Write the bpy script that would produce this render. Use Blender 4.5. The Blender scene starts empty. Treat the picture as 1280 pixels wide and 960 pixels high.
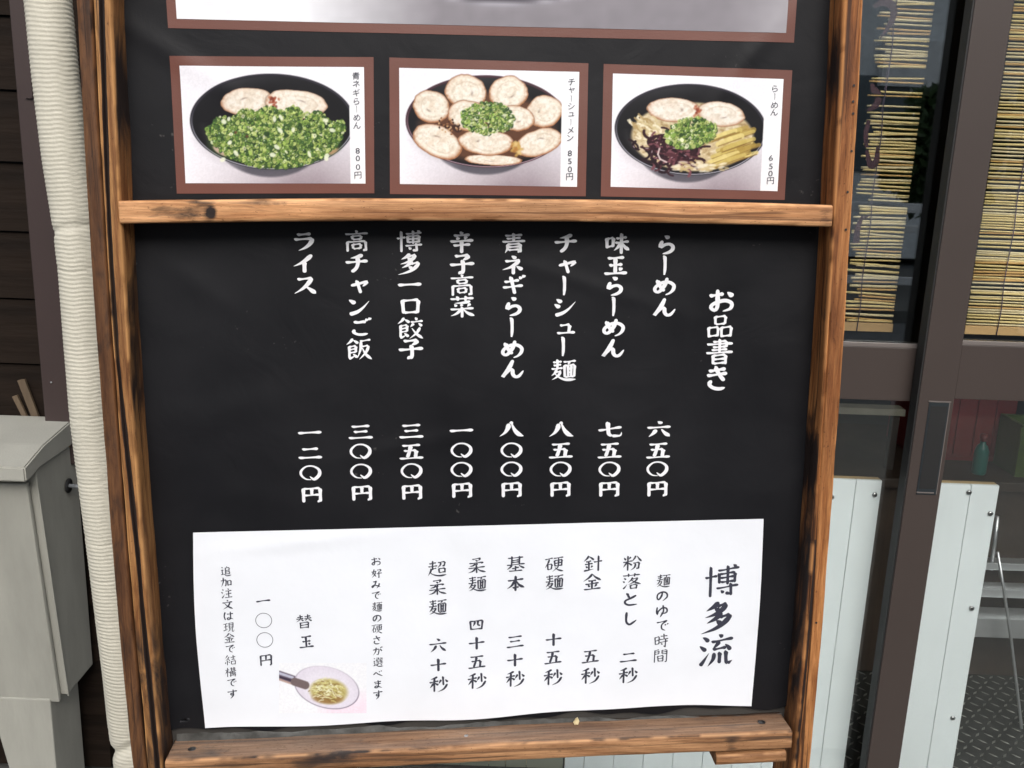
import bpy, bmesh, math, random
import numpy as np
from mathutils import Vector, Matrix

# ------------------------------------------------------------------ camera, sky, sun, exposure
S = bpy.context.scene
C = S.collection
CAM = np.array([0.0, 0.0, 1.5]); FOC = 1200.0          # focal length in pixels of a 1280 wide picture
_dz, _dx = 0.24093, -0.03433                            # pitch 13.9 degrees down, roll 2 degrees
FW = np.array([0, math.sqrt(1-_dz*_dz), -_dz])
_b = -_dx*_dz/FW[1]
RT = np.array([math.sqrt(1-_b*_b-_dx*_dx), _b, -_dx])
DN = np.cross(FW, RT)
MW = np.stack([RT, DN, FW], 1)
cd = bpy.data.cameras.new('camera'); cam = bpy.data.objects.new('camera', cd); C.objects.link(cam)
cd.sensor_width = 36; cd.lens = FOC/1280*36; cd.clip_start = 0.02; cd.clip_end = 3000
cam.matrix_world = Matrix(((RT[0], -DN[0], -FW[0], 0), (RT[1], -DN[1], -FW[1], 0), (RT[2], -DN[2], -FW[2], 1.5), (0, 0, 0, 1)))
S.camera = cam
W = bpy.data.worlds.new('World'); S.world = W; W.use_nodes = True
nt = W.node_tree; bgn = nt.nodes['Background']
sky = nt.nodes.new('ShaderNodeTexSky'); sky.sky_type = 'NISHITA'; sky.sun_disc = False
SUN_EL, SUN_AZ = 38.0, 172.0                            # azimuth clockwise from +y (the facade's inward direction)
sky.sun_elevation = math.radians(SUN_EL); sky.sun_rotation = math.radians(SUN_AZ)
sky.air_density = 1.0; sky.dust_density = 4.0; sky.ozone_density = 1.0
hs = nt.nodes.new('ShaderNodeHueSaturation'); hs.inputs['Saturation'].default_value = 0.35   # overcast: the blue is washed out
nt.links.new(sky.outputs[0], hs.inputs['Color']); nt.links.new(hs.outputs[0], bgn.inputs[0])
bgn.inputs[1].default_value = 0.15
sd = bpy.data.lights.new('sun', 'SUN'); sd.energy = 1.15; sd.angle = math.radians(38); sd.color = (1, 0.97, 0.93)
so = bpy.data.objects.new('sun', sd); C.objects.link(so)
az, el = math.radians(SUN_AZ), math.radians(SUN_EL)
sdir = Vector((math.sin(az)*math.cos(el), math.cos(az)*math.cos(el), math.sin(el)))
so.rotation_euler = sdir.to_track_quat('Z', 'Y').to_euler(); so.location = sdir*20
S.view_settings.view_transform = 'Standard'; S.view_settings.look = 'None'
S.view_settings.exposure = 0.55; S.view_settings.gamma = 1
S.cycles.use_denoising = True
S.cycles.max_bounces = 8; S.cycles.transparent_max_bounces = 12

# ------------------------------------------------------------------ frames of reference
ex = MW @ np.array([0.998, -0.0055, 0.0634]); 
_RS = np.array([[0.998, -0.0062, -0.0633], [-0.0055, 0.983, -0.1837], [0.0634, 0.1837, 0.9809]])
ex = MW @ _RS[:, 0]; ex /= np.linalg.norm(ex)
ez = -MW @ _RS[:, 2]; ez -= ex*(ex@ez); ez /= np.linalg.norm(ez); ey = np.cross(ez, ex)
_A = CAM + FW*1.25; ORG = _A + ey*(-_A[2]/ey[2])        # where the leaning sign's plane meets the ground
BM = Matrix(((ex[0], ey[0], ez[0], ORG[0]), (ex[1], ey[1], ez[1], ORG[1]), (ex[2], ey[2], ez[2], ORG[2]), (0, 0, 0, 1)))
def on(px, py, Z=0.0):                                   # a pixel of the photograph -> point on the sign's own plane (metres)
    v = MW @ np.array([px-640, py-480, FOC]); t = ((ORG+ez*Z-CAM)@ez)/(v@ez); p = CAM+v*t-ORG
    return float(p@ex), float(p@ey)
def pw(px, py, y):                                       # a pixel -> point on the vertical plane at depth y
    v = MW @ np.array([px-640, py-480, FOC]); return CAM+v*y/v[1]

# ------------------------------------------------------------------ noise in numpy (for shapes and prints)
def _hash(ix, iy, seed):
    n = (ix.astype(np.int64)*374761393 + iy.astype(np.int64)*668265263 + seed*974634777) & 0x7fffffff
    n = ((n ^ (n >> 13))*1274126177) & 0x7fffffff
    return ((n ^ (n >> 16)) & 0xffff)/65535.0
def vnoise(x, y, seed=0):
    x = np.asarray(x, float); y = np.asarray(y, float)
    ix = np.floor(x); iy = np.floor(y); fx = x-ix; fy = y-iy
    fx = fx*fx*(3-2*fx); fy = fy*fy*(3-2*fy); ix = ix.astype(np.int64); iy = iy.astype(np.int64)
    a = _hash(ix, iy, seed); b = _hash(ix+1, iy, seed); c = _hash(ix, iy+1, seed); d = _hash(ix+1, iy+1, seed)
    return (a*(1-fx)+b*fx)*(1-fy)+(c*(1-fx)+d*fx)*fy
def fbm(x, y, seed=0, o=4):
    x = np.asarray(x, float); y = np.asarray(y, float)
    s = 0; a = .5; t = 0
    for i in range(o):
        s = s+a*vnoise(x*2**i+17*i, y*2**i-9*i, seed+i); t += a; a *= .5
    return s/t

# ------------------------------------------------------------------ materials
def srgb(r, g, b):
    f = lambda c: (c/255/12.92) if c/255 <= .04045 else ((c/255+.055)/1.055)**2.4
    return (f(r), f(g), f(b), 1)
def mat(name):
    m = bpy.data.materials.new(name); m.use_nodes = True
    return m, m.node_tree, m.node_tree.nodes['Principled BSDF']
def N(t, k, **kw):
    n = t.nodes.new('ShaderNode'+k)
    for a, v in kw.items():
        if a in n.inputs: n.inputs[a].default_value = v
        else: setattr(n, a, v)
    return n
def ramp(t, stops):
    r = t.nodes.new('ShaderNodeValToRGB'); e = r.color_ramp.elements
    e[0].position, e[0].color = stops[0]; e[1].position, e[1].color = stops[-1]
    for p, c in stops[1:-1]:
        q = e.new(p); q.color = c
    return r
def plain(name, col, rough=.5, metal=0, var=.15, scale=8, bump=.05, bscale=60, spec=.5, stretch=(1, 1, 1)):
    m, t, b = mat(name); L = t.links.new
    tc = N(t, 'TexCoord'); mp = N(t, 'Mapping'); mp.inputs['Scale'].default_value = stretch; L(tc.outputs['Object'], mp.inputs[0])
    n = N(t, 'TexNoise', Scale=scale, Detail=6.0, Roughness=.6); L(mp.outputs[0], n.inputs['Vector'])
    c1 = tuple(min(1, c*(1-var)) for c in col[:3])+(1,); c2 = tuple(min(1, c*(1+var)) for c in col[:3])+(1,)
    r = ramp(t, [(.3, c1), (.7, c2)]); L(n.outputs['Fac'], r.inputs[0]); L(r.outputs[0], b.inputs['Base Color'])
    b.inputs['Roughness'].default_value = rough; b.inputs['Metallic'].default_value = metal
    b.inputs['Specular IOR Level'].default_value = spec
    n2 = N(t, 'TexNoise', Scale=bscale, Detail=5.0); L(mp.outputs[0], n2.inputs['Vector'])
    bp = N(t, 'Bump', Strength=bump, Distance=.01); L(n2.outputs['Fac'], bp.inputs['Height']); L(bp.outputs[0], b.inputs['Normal'])
    return m
def wood(name, light, mid, dark, axis=1, seed=0, grey=0.0):
    # scorched, weathered cedar: grain runs along the given axis, 'char' attribute is how burnt the surface is, plus shade painted on the posts' inner faces
    m, t, b = mat(name); L = t.links.new
    tc = N(t, 'TexCoord')
    def coords(along, off):
        mp = N(t, 'Mapping'); sc = [1, 1, 1]; sc[axis] = along
        mp.inputs['Scale'].default_value = sc; mp.inputs['Location'].default_value = (seed*1.7+off, seed*.9, seed*2.3-off)
        L(tc.outputs['Object'], mp.inputs[0]); return mp.outputs[0]
    def noise(sc, det, rough, dist, co):
        n = N(t, 'TexNoise', Scale=sc, Detail=det, Roughness=rough, Distortion=dist); L(co, n.inputs['Vector']); return n.outputs['Fac']
    def math_(op, a, b_=None, c_=None):
        n = N(t, 'Math', operation=op)
        for k, v in enumerate((a, b_, c_)):
            if v is None: continue
            if isinstance(v, (int, float)): n.inputs[k].default_value = v
            else: L(v, n.inputs[k])
        return n.outputs[0]
    def rmp(f, stops):
        r = ramp(t, stops); L(f, r.inputs[0]); return r.outputs[0]
    def mixc(f, a, b_, mode='MIX'):
        n = N(t, 'MixRGB'); n.blend_type = mode
        for k, v in enumerate((f, a, b_)):
            if isinstance(v, (float, int)): n.inputs[k].default_value = v
            elif isinstance(v, tuple): n.inputs[k].default_value = v
            else: L(v, n.inputs[k])
        return n.outputs[0]
    broad = noise(34, 5, .55, 1.2, coords(.10, 0)); grain = noise(150, 8, .7, .5, coords(.035, 3)); fine = noise(620, 4, .7, 0, coords(.05, 5))
    speck = noise(420, 3, .6, 0, coords(.5, 9)); blot = noise(24, 7, .62, 1.6, coords(.33, 2)); big = noise(7, 3, .5, .5, coords(.5, 7))
    f = math_('ADD', math_('MULTIPLY', broad, .55), math_('MULTIPLY', grain, .45))
    col = rmp(f, [(.33, dark), (.44, mid), (.56, light), (.72, tuple(min(1, c*1.2) for c in light[:3])+(1,))])
    col = mixc(1.0, col, rmp(fine, [(.3, (.62, .58, .54, 1)), (.62, (1.12, 1.12, 1.12, 1))]), 'MULTIPLY')
    col = mixc(1.0, col, rmp(speck, [(.27, (.35, .3, .28, 1)), (.36, (1, 1, 1, 1))]), 'MULTIPLY')
    col = mixc(1.0, col, rmp(big, [(.3, (.66, .62, .60, 1)), (.7, (1.15, 1.12, 1.08, 1))]), 'MULTIPLY')
    line = noise(95, 3, .5, 1.0, coords(.02, 11))             # thin dark growth lines
    col = mixc(rmp(line, [(.36, (.85, .85, .85, 1)), (.42, (0, 0, 0, 1))]), col, tuple(c*.55 for c in dark[:3])+(1,))
    at = N(t, 'Attribute'); at.attribute_name = 'char'
    ch = math_('MULTIPLY', at.outputs['Fac'], 1.9)
    ch = math_('ADD', ch, math_('MULTIPLY_ADD', blot, 3.2, -1.95))
    ch = math_('ADD', ch, math_('MULTIPLY_ADD', grain, 1.5, -.80))
    col = mixc(rmp(ch, [(.02, (0, 0, 0, 1)), (.35, (.5, .5, .5, 1)), (.9, (1, 1, 1, 1))]), col, (.020, .012, .010, 1))
    gat = N(t, 'Attribute'); gat.attribute_name = 'weather'
    grc = mixc(1.0, rmp(grain, [(.3, (.08, .066, .058, 1)), (.7, (.25, .205, .175, 1))]), rmp(speck, [(.3, (.5, .5, .5, 1)), (.45, (1, 1, 1, 1))]), 'MULTIPLY')
    col = mixc(gat.outputs['Fac'], col, grc)
    eat = N(t, 'Attribute'); eat.attribute_name = 'edge'
    col = mixc(math_('MULTIPLY', eat.outputs['Fac'], .75), col, tuple(min(1, c*1.55) for c in light[:3])+(1,))
    L(col, b.inputs['Base Color'])
    L(rmp(grain, [(.3, (.75, .75, .75, 1)), (.7, (.5, .5, .5, 1))]), b.inputs['Roughness']); b.inputs['Specular IOR Level'].default_value = .3
    h = math_('ADD', math_('MULTIPLY', grain, .7), math_('MULTIPLY', fine, .3))
    bp = N(t, 'Bump', Strength=.8, Distance=.0012); L(h, bp.inputs['Height']); L(bp.outputs[0], b.inputs['Normal'])
    return m
def attrmat(name, attr='col', rough=.45, spec=.4, bump=0.0):
    m, t, b = mat(name); a = N(t, 'Attribute'); a.attribute_name = attr
    t.links.new(a.outputs['Color'], b.inputs['Base Color']); b.inputs['Roughness'].default_value = rough
    b.inputs['Specular IOR Level'].default_value = spec
    if bump:
        n = N(t, 'TexNoise', Scale=900.0, Detail=2.0); tc = N(t, 'TexCoord'); t.links.new(tc.outputs['Object'], n.inputs['Vector'])
        bp = N(t, 'Bump', Strength=bump, Distance=.0005); t.links.new(n.outputs['Fac'], bp.inputs['Height']); t.links.new(bp.outputs[0], b.inputs['Normal'])
    return m
def glass(name, tint=(.975, .985, .98), ior=1.6):
    m, t, b = mat(name); t.nodes.remove(b); out = t.nodes['Material Output']
    tr = N(t, 'BsdfTransparent'); tr.inputs[0].default_value = (*tint, 1)
    gl = N(t, 'BsdfGlossy'); gl.inputs['Roughness'].default_value = .015; gl.inputs[0].default_value = (.95, 1, 1, 1)
    fr = N(t, 'Fresnel'); mx = N(t, 'MixShader')
    ge = N(t, 'NewGeometry'); io = N(t, 'Mix'); io.inputs[2].default_value = ior; io.inputs[3].default_value = 1/ior   # same ratio from inside and outside the pane
    t.links.new(ge.outputs['Backfacing'], io.inputs[0]); t.links.new(io.outputs[0], fr.inputs['IOR'])
    t.links.new(fr.outputs[0], mx.inputs[0]); t.links.new(tr.outputs[0], mx.inputs[1]); t.links.new(gl.outputs[0], mx.inputs[2])
    t.links.new(mx.outputs[0], out.inputs['Surface'])
    return m
tan, brn, drk = (.52, .29, .14, 1), (.30, .135, .05, 1), (.09, .04, .018, 1)
M = {}
M['post_wood'] = wood('post_wood', (.38, .195, .073, 1), (.20, .085, .029, 1), (.045, .018, .009, 1), 1, 1)
M['post_red'] = wood('post_red', (.135, .062, .026, 1), (.085, .036, .015, 1), (.03, .014, .008, 1), 1, 4)
M['post_orange'] = wood('post_orange', (.44, .20, .072, 1), (.25, .092, .027, 1), (.05, .017, .008, 1), 1, 7)
M['rail_wood'] = wood('rail_wood', (.62, .34, .165, 1), (.42, .20, .085, 1), (.24, .10, .04, 1), 0, 3)
M['low_wood'] = wood('low_wood', (.43, .235, .115, 1), (.25, .12, .052, 1), (.12, .06, .03, 1), 0, 9)
M['banner'] = None
def banner_mat():
    m, t, b = mat('black_vinyl'); L = t.links.new
    tc = N(t, 'TexCoord'); n = N(t, 'TexNoise', Scale=5.0, Detail=5.0, Roughness=.6); L(tc.outputs['Object'], n.inputs['Vector'])
    r = ramp(t, [(.3, (.0060, .0061, .0076, 1)), (.7, (.0105, .0105, .0125, 1))]); L(n.outputs['Fac'], r.inputs[0])
    sp = N(t, 'TexNoise', Scale=150.0, Detail=2.0); L(tc.outputs['Object'], sp.inputs['Vector'])   # specks of dust and scuffs
    spm = N(t, 'TexNoise', Scale=9.0, Detail=3.0); L(tc.outputs['Object'], spm.inputs['Vector'])
    mu = N(t, 'Math', operation='MULTIPLY'); L(sp.outputs['Fac'], mu.inputs[0]); L(spm.outputs['Fac'], mu.inputs[1])
    sr = ramp(t, [(.435, (0, 0, 0, 1)), (.50, (.35, .35, .35, 1))]); L(mu.outputs[0], sr.inputs[0])
    mx = N(t, 'MixRGB'); L(sr.outputs[0], mx.inputs[0]); L(r.outputs[0], mx.inputs[1]); mx.inputs[2].default_value = (.16, .15, .14, 1)
    L(mx.outputs[0], b.inputs['Base Color'])
    rr = ramp(t, [(.3, (.42, .42, .42, 1)), (.7, (.58, .58, .58, 1))]); L(n.outputs['Fac'], rr.inputs[0]); L(rr.outputs[0], b.inputs['Roughness'])
    b.inputs['Specular IOR Level'].default_value = .21
    w = N(t, 'TexNoise', Scale=700.0, Detail=1.0); L(tc.outputs['Object'], w.inputs['Vector'])
    w2 = N(t, 'TexNoise', Scale=12.0, Detail=6.0, Distortion=1.5); L(tc.outputs['Object'], w2.inputs['Vector'])
    bp = N(t, 'Bump', Strength=.12, Distance=.0006); L(w.outputs['Fac'], bp.inputs['Height'])
    bp2 = N(t, 'Bump', Strength=.22, Distance=.004); L(w2.outputs['Fac'], bp2.inputs['Height']); L(bp.outputs[0], bp2.inputs['Normal'])
    L(bp2.outputs[0], b.inputs['Normal'])
    return m
M['banner'] = banner_mat()
M['letter_white'] = plain('letter_white', (.80, .80, .82), .4, var=.03, bump=.03, bscale=300)
M['letter_black'] = plain('letter_black', (.035, .036, .055), .5, var=.2, bump=.02)
M['print'] = attrmat('printed_photo', rough=.4, spec=.25)
M['print_frame'] = plain('print_brown', srgb(104, 62, 51)[:3], .42, var=.07, bump=.05, bscale=500)
M['paper'] = plain('white_paper', (.80, .82, .86), .55, var=.03, scale=6, bump=.12, bscale=18)
M['backing'] = plain('backing_board', (.05, .045, .04), .8)
M['hem'] = plain('dirty_grey_vinyl', (.065, .065, .06), .6, var=.5, scale=35, bump=.3, bscale=80)
M['plank'] = plain('dark_plank', (.0115, .0070, .0045), .75, var=.6, scale=14, bump=.3, bscale=60, spec=.15, stretch=(.12, 1, 1))
M['trim'] = plain('brown_metal', (.045, .030, .028), .42, var=.06, scale=3, bump=.03, bscale=200)
M['door'] = plain('brown_anodised', (.055, .042, .037), .36, var=.05, scale=3, bump=.025, bscale=300)
M['bead'] = plain('brown_bead', (.16, .14, .13), .3, var=.05)
M['matt_black'] = plain('plain_matt_black', (.012, .012, .012), .6)
M['handle'] = plain('dark_pull', (.022, .028, .032), .35, var=.1)
M['glass'] = glass('window_glass', ior=1.85); M['glass_up'] = glass('reflecting_window_glass', ior=2.45); M['glass_r'] = glass('side_window_glass', ior=1.75)
M['white_board'] = plain('white_siding', (.79, .845, .855), .42, var=.05, scale=7, bump=.08, bscale=40, stretch=(1, 1, .3))
M['olive_board'] = plain('olive_siding', (.26, .27, .21), .5, var=.08, scale=5)
M['groove'] = plain('groove', (.25, .28, .30), .6)
M['plywood'] = plain('plywood_edge', (.42, .30, .14), .7, var=.25, scale=60, stretch=(.2, 1, 4))
M['steel'] = plain('steel', (.45, .45, .45), .3, metal=1, var=.15, scale=50)
M['alu'] = plain('aluminium', (.62, .64, .65), .38, metal=.85, var=.08, scale=20, stretch=(.2, 1, 1))
M['bamboo'] = plain('bamboo', (.82, .60, .26), .45, var=.35, scale=9, bump=.25, bscale=80, stretch=(.6, 3, 3))
M['bamboo_dark'] = plain('bamboo_dark', (.62, .38, .13), .5, var=.35, scale=9, bump=.25, bscale=80, stretch=(.6, 3, 3))
M['bamboo_pale'] = plain('bamboo_pale', (.74, .62, .36), .45, var=.3, scale=9, bump=.25, bscale=80, stretch=(.6, 3, 3))
M['blind_bar'] = plain('blind_bar', (.55, .35, .15), .5, var=.15, scale=20, stretch=(.1, 1, 1))
M['cord'] = plain('cord', (.10, .07, .11), .8)
M['box'] = plain('grey_paint', (.34, .335, .295), .5, var=.13, scale=12, bump=.08, bscale=110, stretch=(1, 1, .25))
M['lid'] = plain('grey_lid', (.35, .345, .305), .55, var=.07, scale=8, bump=.08, bscale=200)
M['cable'] = plain('grey_cable', (.16, .17, .18), .5)
M['pipe'] = plain('pale_pipe_wrap', (.60, .57, .475), .6, var=.10, scale=6, bump=.1, bscale=100)
M['lozenge'] = plain('worn_steel', (.30, .30, .27), .35, metal=.7, var=.4, scale=30)
M['check'] = plain('checker_plate', (.022, .023, .020), .5, metal=.2, var=.3, scale=12)
M['room'] = plain('room_brown', (.045, .035, .028), .7)
M['asphalt'] = plain('asphalt', (.10, .105, .11), .85, var=.2, scale=30, bump=.3, bscale=200)
M['paving'] = plain('paving', (.13, .128, .12), .8, var=.15, scale=6)
M['offcut'] = plain('pale_wood', (.10, .068, .04), .7, var=.3, scale=40, stretch=(1, 1, .1))
M['maroon'] = plain('maroon_paint', (.055, .009, .016), .5)
M['red'] = plain('red_plastic', (.20, .022, .02), .4); M['green'] = plain('green_plastic', (.07, .12, .015), .4)
M['teal'] = plain('teal_plastic', (.02, .16, .13), .3); M['pink'] = plain('pink_plastic', (.45, .12, .22), .4)
M['beige'] = plain('counter_top', (.30, .28, .22), .5); M['brownbox'] = plain('brown_counter', (.035, .022, .014), .6, var=.3)
M['rail_white'] = plain('rail_white', (.80, .80, .80), .4); M['wall_pale'] = plain('wall_pale', (.82, .84, .85), .8)
M['bark'] = plain('bark', (.09, .06, .04), .9); M['leaf'] = plain('leaf', (.045, .085, .025), .6, var=.4)
M['blueglass'] = plain('far_window', (.10, .13, .15), .15)

# ------------------------------------------------------------------ mesh helpers
def mesh(name, verts, faces, m, parent=None, smooth=False, attrs=None, mw=None):
    me = bpy.data.meshes.new(name)
    verts = np.asarray(verts, np.float32)
    if isinstance(faces, np.ndarray):
        k = faces.shape[1]; nf = len(faces)
        me.vertices.add(len(verts)); me.vertices.foreach_set('co', verts.ravel())
        me.loops.add(nf*k); me.loops.foreach_set('vertex_index', faces.astype(np.int32).ravel())
        me.polygons.add(nf); me.polygons.foreach_set('loop_start', np.arange(nf, dtype=np.int32)*k)
        me.update(calc_edges=True); me.validate()
    else:
        me.from_pydata(verts.tolist(), [], faces); me.update()
    if smooth: me.polygons.foreach_set('use_smooth', np.ones(len(me.polygons), bool))
    for an, (ty, dat) in (attrs or {}).items():
        a = me.attributes.new(an, ty, 'POINT')
        a.data.foreach_set('color' if 'COLOR' in ty else 'value', np.asarray(dat, np.float32).ravel())
    me.materials.append(m)
    o = bpy.data.objects.new(name, me); C.objects.link(o)
    if parent: o.parent = parent
    return o
def box_vf(x0, x1, y0, y1, z0, z1):
    v = [(x, y, z) for x in (x0, x1) for y in (y0, y1) for z in (z0, z1)]
    f = [(0, 1, 3, 2), (4, 6, 7, 5), (0, 4, 5, 1), (2, 3, 7, 6), (0, 2, 6, 4), (1, 5, 7, 3)]
    return v, f
def boxes(name, L, m, parent=None, bev=0.0):
    V, Fc = [], []
    for b in L:
        v, f = box_vf(*b); n = len(V); V += v; Fc += [tuple(i+n for i in q) for q in f]
    o = mesh(name, V, Fc, m, parent)
    if bev:
        bm = bmesh.new(); bm.from_mesh(o.data)
        bmesh.ops.bevel(bm, geom=bm.edges[:], offset=bev, segments=2, affect='EDGES', profile=.6)
        bm.to_mesh(o.data); bm.free()
    return o
def prism(name, pts, a0, a1, m, parent=None, axis='x'):   # polygon swept along an axis
    n = len(pts); V = []
    for a in (a0, a1):
        for p in pts: V.append((a, p[0], p[1]) if axis == 'x' else ((p[0], a, p[1]) if axis == 'y' else (p[0], p[1], a)))
    Fc = [tuple(range(n)), tuple(range(2*n-1, n-1, -1))]+[(i, (i+1) % n, n+(i+1) % n, n+i) for i in range(n)]
    o = mesh(name, V, Fc, m, parent)
    bm = bmesh.new(); bm.from_mesh(o.data); bmesh.ops.recalc_face_normals(bm, faces=bm.faces[:]); bm.to_mesh(o.data); bm.free()
    return o
def tube(name, pts, r, m, parent=None, n=10, smooth=True):
    pts = [Vector(p) for p in pts]; V, Fc = [], []
    for i, p in enumerate(pts):
        d = (pts[min(i+1, len(pts)-1)]-pts[max(i-1, 0)]).normalized()
        u = d.cross(Vector((0, 0, 1)) if abs(d.z) < .9 else Vector((1, 0, 0))).normalized(); w = d.cross(u)
        rr = r[i] if isinstance(r, (list, tuple)) else r
        for k in range(n):
            a = 2*math.pi*k/n; V.append(tuple(p+(u*math.cos(a)+w*math.sin(a))*rr))
    for i in range(len(pts)-1):
        for k in range(n): Fc.append((i*n+k, i*n+(k+1) % n, (i+1)*n+(k+1) % n, (i+1)*n+k))
    Fc += [tuple(range(n-1, -1, -1)), tuple((len(pts)-1)*n+k for k in range(n))]
    return mesh(name, V, Fc, m, parent, smooth)
def thing(name, label, cat, loc=(0, 0, 0), group=None):
    o = bpy.data.objects.new(name, None); o.empty_display_size = .05; C.objects.link(o); o.location = loc
    o['label'] = label; o['category'] = cat
    if group: o['group'] = group
    return o
def tag(o, label, cat, group=None):
    o['label'] = label; o['category'] = cat
    if group: o['group'] = group
    return o
def kind(o, k): o['kind'] = k; return o

def grid_faces(nu, nv):
    i = np.arange(nu-1)[:, None]*nv+np.arange(nv-1)[None, :]
    return np.stack([i, i+nv, i+nv+1, i+1], -1).reshape(-1, 4)

# ------------------------------------------------------------------ timber: a worn board, subdivided, with cracks and scorch marks
def timber(name, x0, x1, y0, y1, z0, z1, axis, m, parent, seed=0, nl=220, nf=18, wear=.0012, charf=None, dispf=None, bow=None, weatherf=None, endwear=0.0):
    """axis 1: length along y (width x); axis 0: length along x (width y). Front face looks to +z."""
    if axis == 1: a0, a1, w0, w1 = y0, y1, x0, x1
    else: a0, a1, w0, w1 = x0, x1, y0, y1
    ns = 8
    s = np.linspace(0, 1, nf+1); r = np.linspace(0, 1, ns+1)[1:]
    # loop: front from w0 to w1, side down at w1, back to w0, side up at w0. (s, depth) with corner rounding
    loop = [(q, 1.0, 0) for q in s]+[(1.0, 1-q, 1) for q in r]+[(0.5, 0.0, 2), (0.0, 0.0, 2)]+[(0.0, q, 3) for q in np.linspace(0, 1, ns+1)[1:-1]]
    S_ = np.array([l[0] for l in loop]); D_ = np.array([l[1] for l in loop]); K = np.array([l[2] for l in loop]); n = len(loop)
    t = np.linspace(0, 1, nl+1)
    T, SS = np.meshgrid(t, S_, indexing='ij'); DD = np.broadcast_to(D_, T.shape); KK = np.broadcast_to(K, T.shape)
    A = a0+(a1-a0)*T; Wd = w0+(w1-w0)*SS; Z = z0+(z1-z0)*DD
    # rounded, worn arrises
    wd = abs(w1-w0); dp = abs(z1-z0)
    ew = np.minimum(SS, 1-SS)*wd; ed = (1-DD)*dp
    rr = .0022+.0025*(fbm(A*9, SS*0+3, seed+5, 3)-.3).clip(0)
    # pull edges in
    edge = np.exp(-(ew/rr)**2)*np.exp(-(ed/rr)**2)
    sgn = np.where(SS > .5, -1, 1)
    Wd = Wd+sgn*edge*rr*.55; Z = Z-edge*rr*.55
    u = np.where(KK % 2 == 0, SS*wd, 5+DD*dp+KK)
    nz = (fbm(A*14, u*90, seed, 4)-.5)*wear*2
    fr = (KK == 0)
    Z = Z+np.where(fr, nz, 0); Wd = Wd+np.where(KK == 1, nz, 0)-np.where(KK == 3, nz, 0)
    Wd = Wd+(fbm(A*2.5, A*0+1, seed+9, 2)-.5)*wear*2
    if dispf is not None: Z = Z+np.where(fr, dispf(A, SS), 0)
    if bow is not None:
        Wd = Wd+bow(A)
    ch = charf(A, SS, DD, KK) if charf is not None else np.zeros_like(A)
    we = weatherf(A, SS, DD, KK) if weatherf is not None else np.zeros_like(A)
    P = np.stack([Wd, A, Z], -1) if axis == 1 else np.stack([A, Wd, Z], -1)
    V = P.reshape(-1, 3)
    i = np.arange(nl)[:, None]*n+np.arange(n)[None, :]; j = np.arange(nl)[:, None]*n+(np.arange(n)[None, :]+1) % n
    F4 = np.stack([i, j, j+n, i+n], -1).reshape(-1, 4)
    F = F4.tolist()+[list(range(n)), [nl*n+k for k in range(n)]]
    o = mesh(name, V, F, m, parent, True, {'char': ('FLOAT', ch), 'weather': ('FLOAT', we), 'edge': ('FLOAT', np.exp(-(ew/.0022)**2)*np.exp(-(ed/.0022)**2)*np.clip((fbm(A*30, u*20, seed+3, 3)-.38)*5, 0, 1))})
    bm = bmesh.new(); bm.from_mesh(o.data); bmesh.ops.recalc_face_normals(bm, faces=bm.faces[:]); bm.to_mesh(o.data); bm.free()
    o.data.polygons.foreach_set('use_smooth', np.array([len(p.vertices) == 4 for p in o.data.polygons]))
    return o

# ================================================================== THE MENU BOARD
board = thing('menu_board', 'tall wood framed ramen menu board with black banner and food photos before the sliding doors', 'menu board')
board.matrix_world = BM
G = lambda a, c, w: np.exp(-((a-c)/w)**2)
ZF = .047
bowl_ = lambda A: .0065*((A-1.2)/.5)**2*(abs(A-1.2) < .9)
bowr_ = lambda A: -.006*((A-1.2)/.5)**2*(abs(A-1.2) < .9)
TOP = 2.02
# left post: a darker strip board outside, the main post with its long burnt crack inside
def crack_x(A): return .30+.62*np.interp(A, [0, .72, .85, 1.0, 1.15, 1.25, 1.45, 1.66, 2.1], [.95, .95, .9, .78, .5, .22, .30, .62, .7])-.17+.05*(fbm(A*10, A*0, 31, 3)-.5)
def left_disp(A, s):
    c = crack_x(A); w = .07+.05*fbm(A*8, A*0+2, 33, 3)
    return -.0065*np.exp(-((s-c)/w)**4)
def left_char_shade(A, s, d, k):
    c = crack_x(A); w = .10+.08*fbm(A*9, A*0+2, 35, 3)
    f = np.where(k == 0, 1.5*np.exp(-((s-c)/w)**4), 0)
    f = f+np.where((k == 1), .1+.75*G(A, 1.56, .06)+.5*G(A, 1.31, .06)+.35*G(A, 1.2, .03), 0)  # inner face: even darkening is painted shade, the patches are scorch
    return f+.5*G(A, .72, .12)+.25*G(A, .86, .05)
timber('left_post', -.4895, -.4695, 0, TOP, -.03, ZF, 1, M['post_wood'], board, 11, 640, 22, .0014, left_char_shade, left_disp, bowl_)
timber('outer_strip', -.5085, -.4900, 0, TOP-.01, -.03, ZF-.002, 1, M['post_red'], board, 21, 420, 8, .001,
       lambda A, s, d, k: .25*fbm(A*6, s*2, 5)+.1, None, bowl_)
# right post
def right_char_shade(A, s, d, k):
    f = np.where(k == 3, .20+.9*G(A, 1.10, .035)+.5*G(A, .96, .10)+.35*G(A, 1.6, .05)+.4*G(A, .8, .09), 0)  # whole inner face toned down as painted shade, with scorched spots on top
    f = f+np.where(k == 0, .9*np.exp(-((s-(.12+.1*np.sin(A*9)))/.1)**4)*(A < 1.0)+.5*np.exp(-((s-.08)/.1)**2)*G(A, .75, .2), 0)
    return f
timber('right_post', .3965, .4205, 0, TOP, -.03, ZF, 1, M['post_orange'], board, 41, 640, 22, .0013, right_char_shade,
       lambda A, s: -.003*np.exp(-((s-(.2+.1*np.sin(A*9)))/.05)**4)*(A < 1.3), bowr_)
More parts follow.
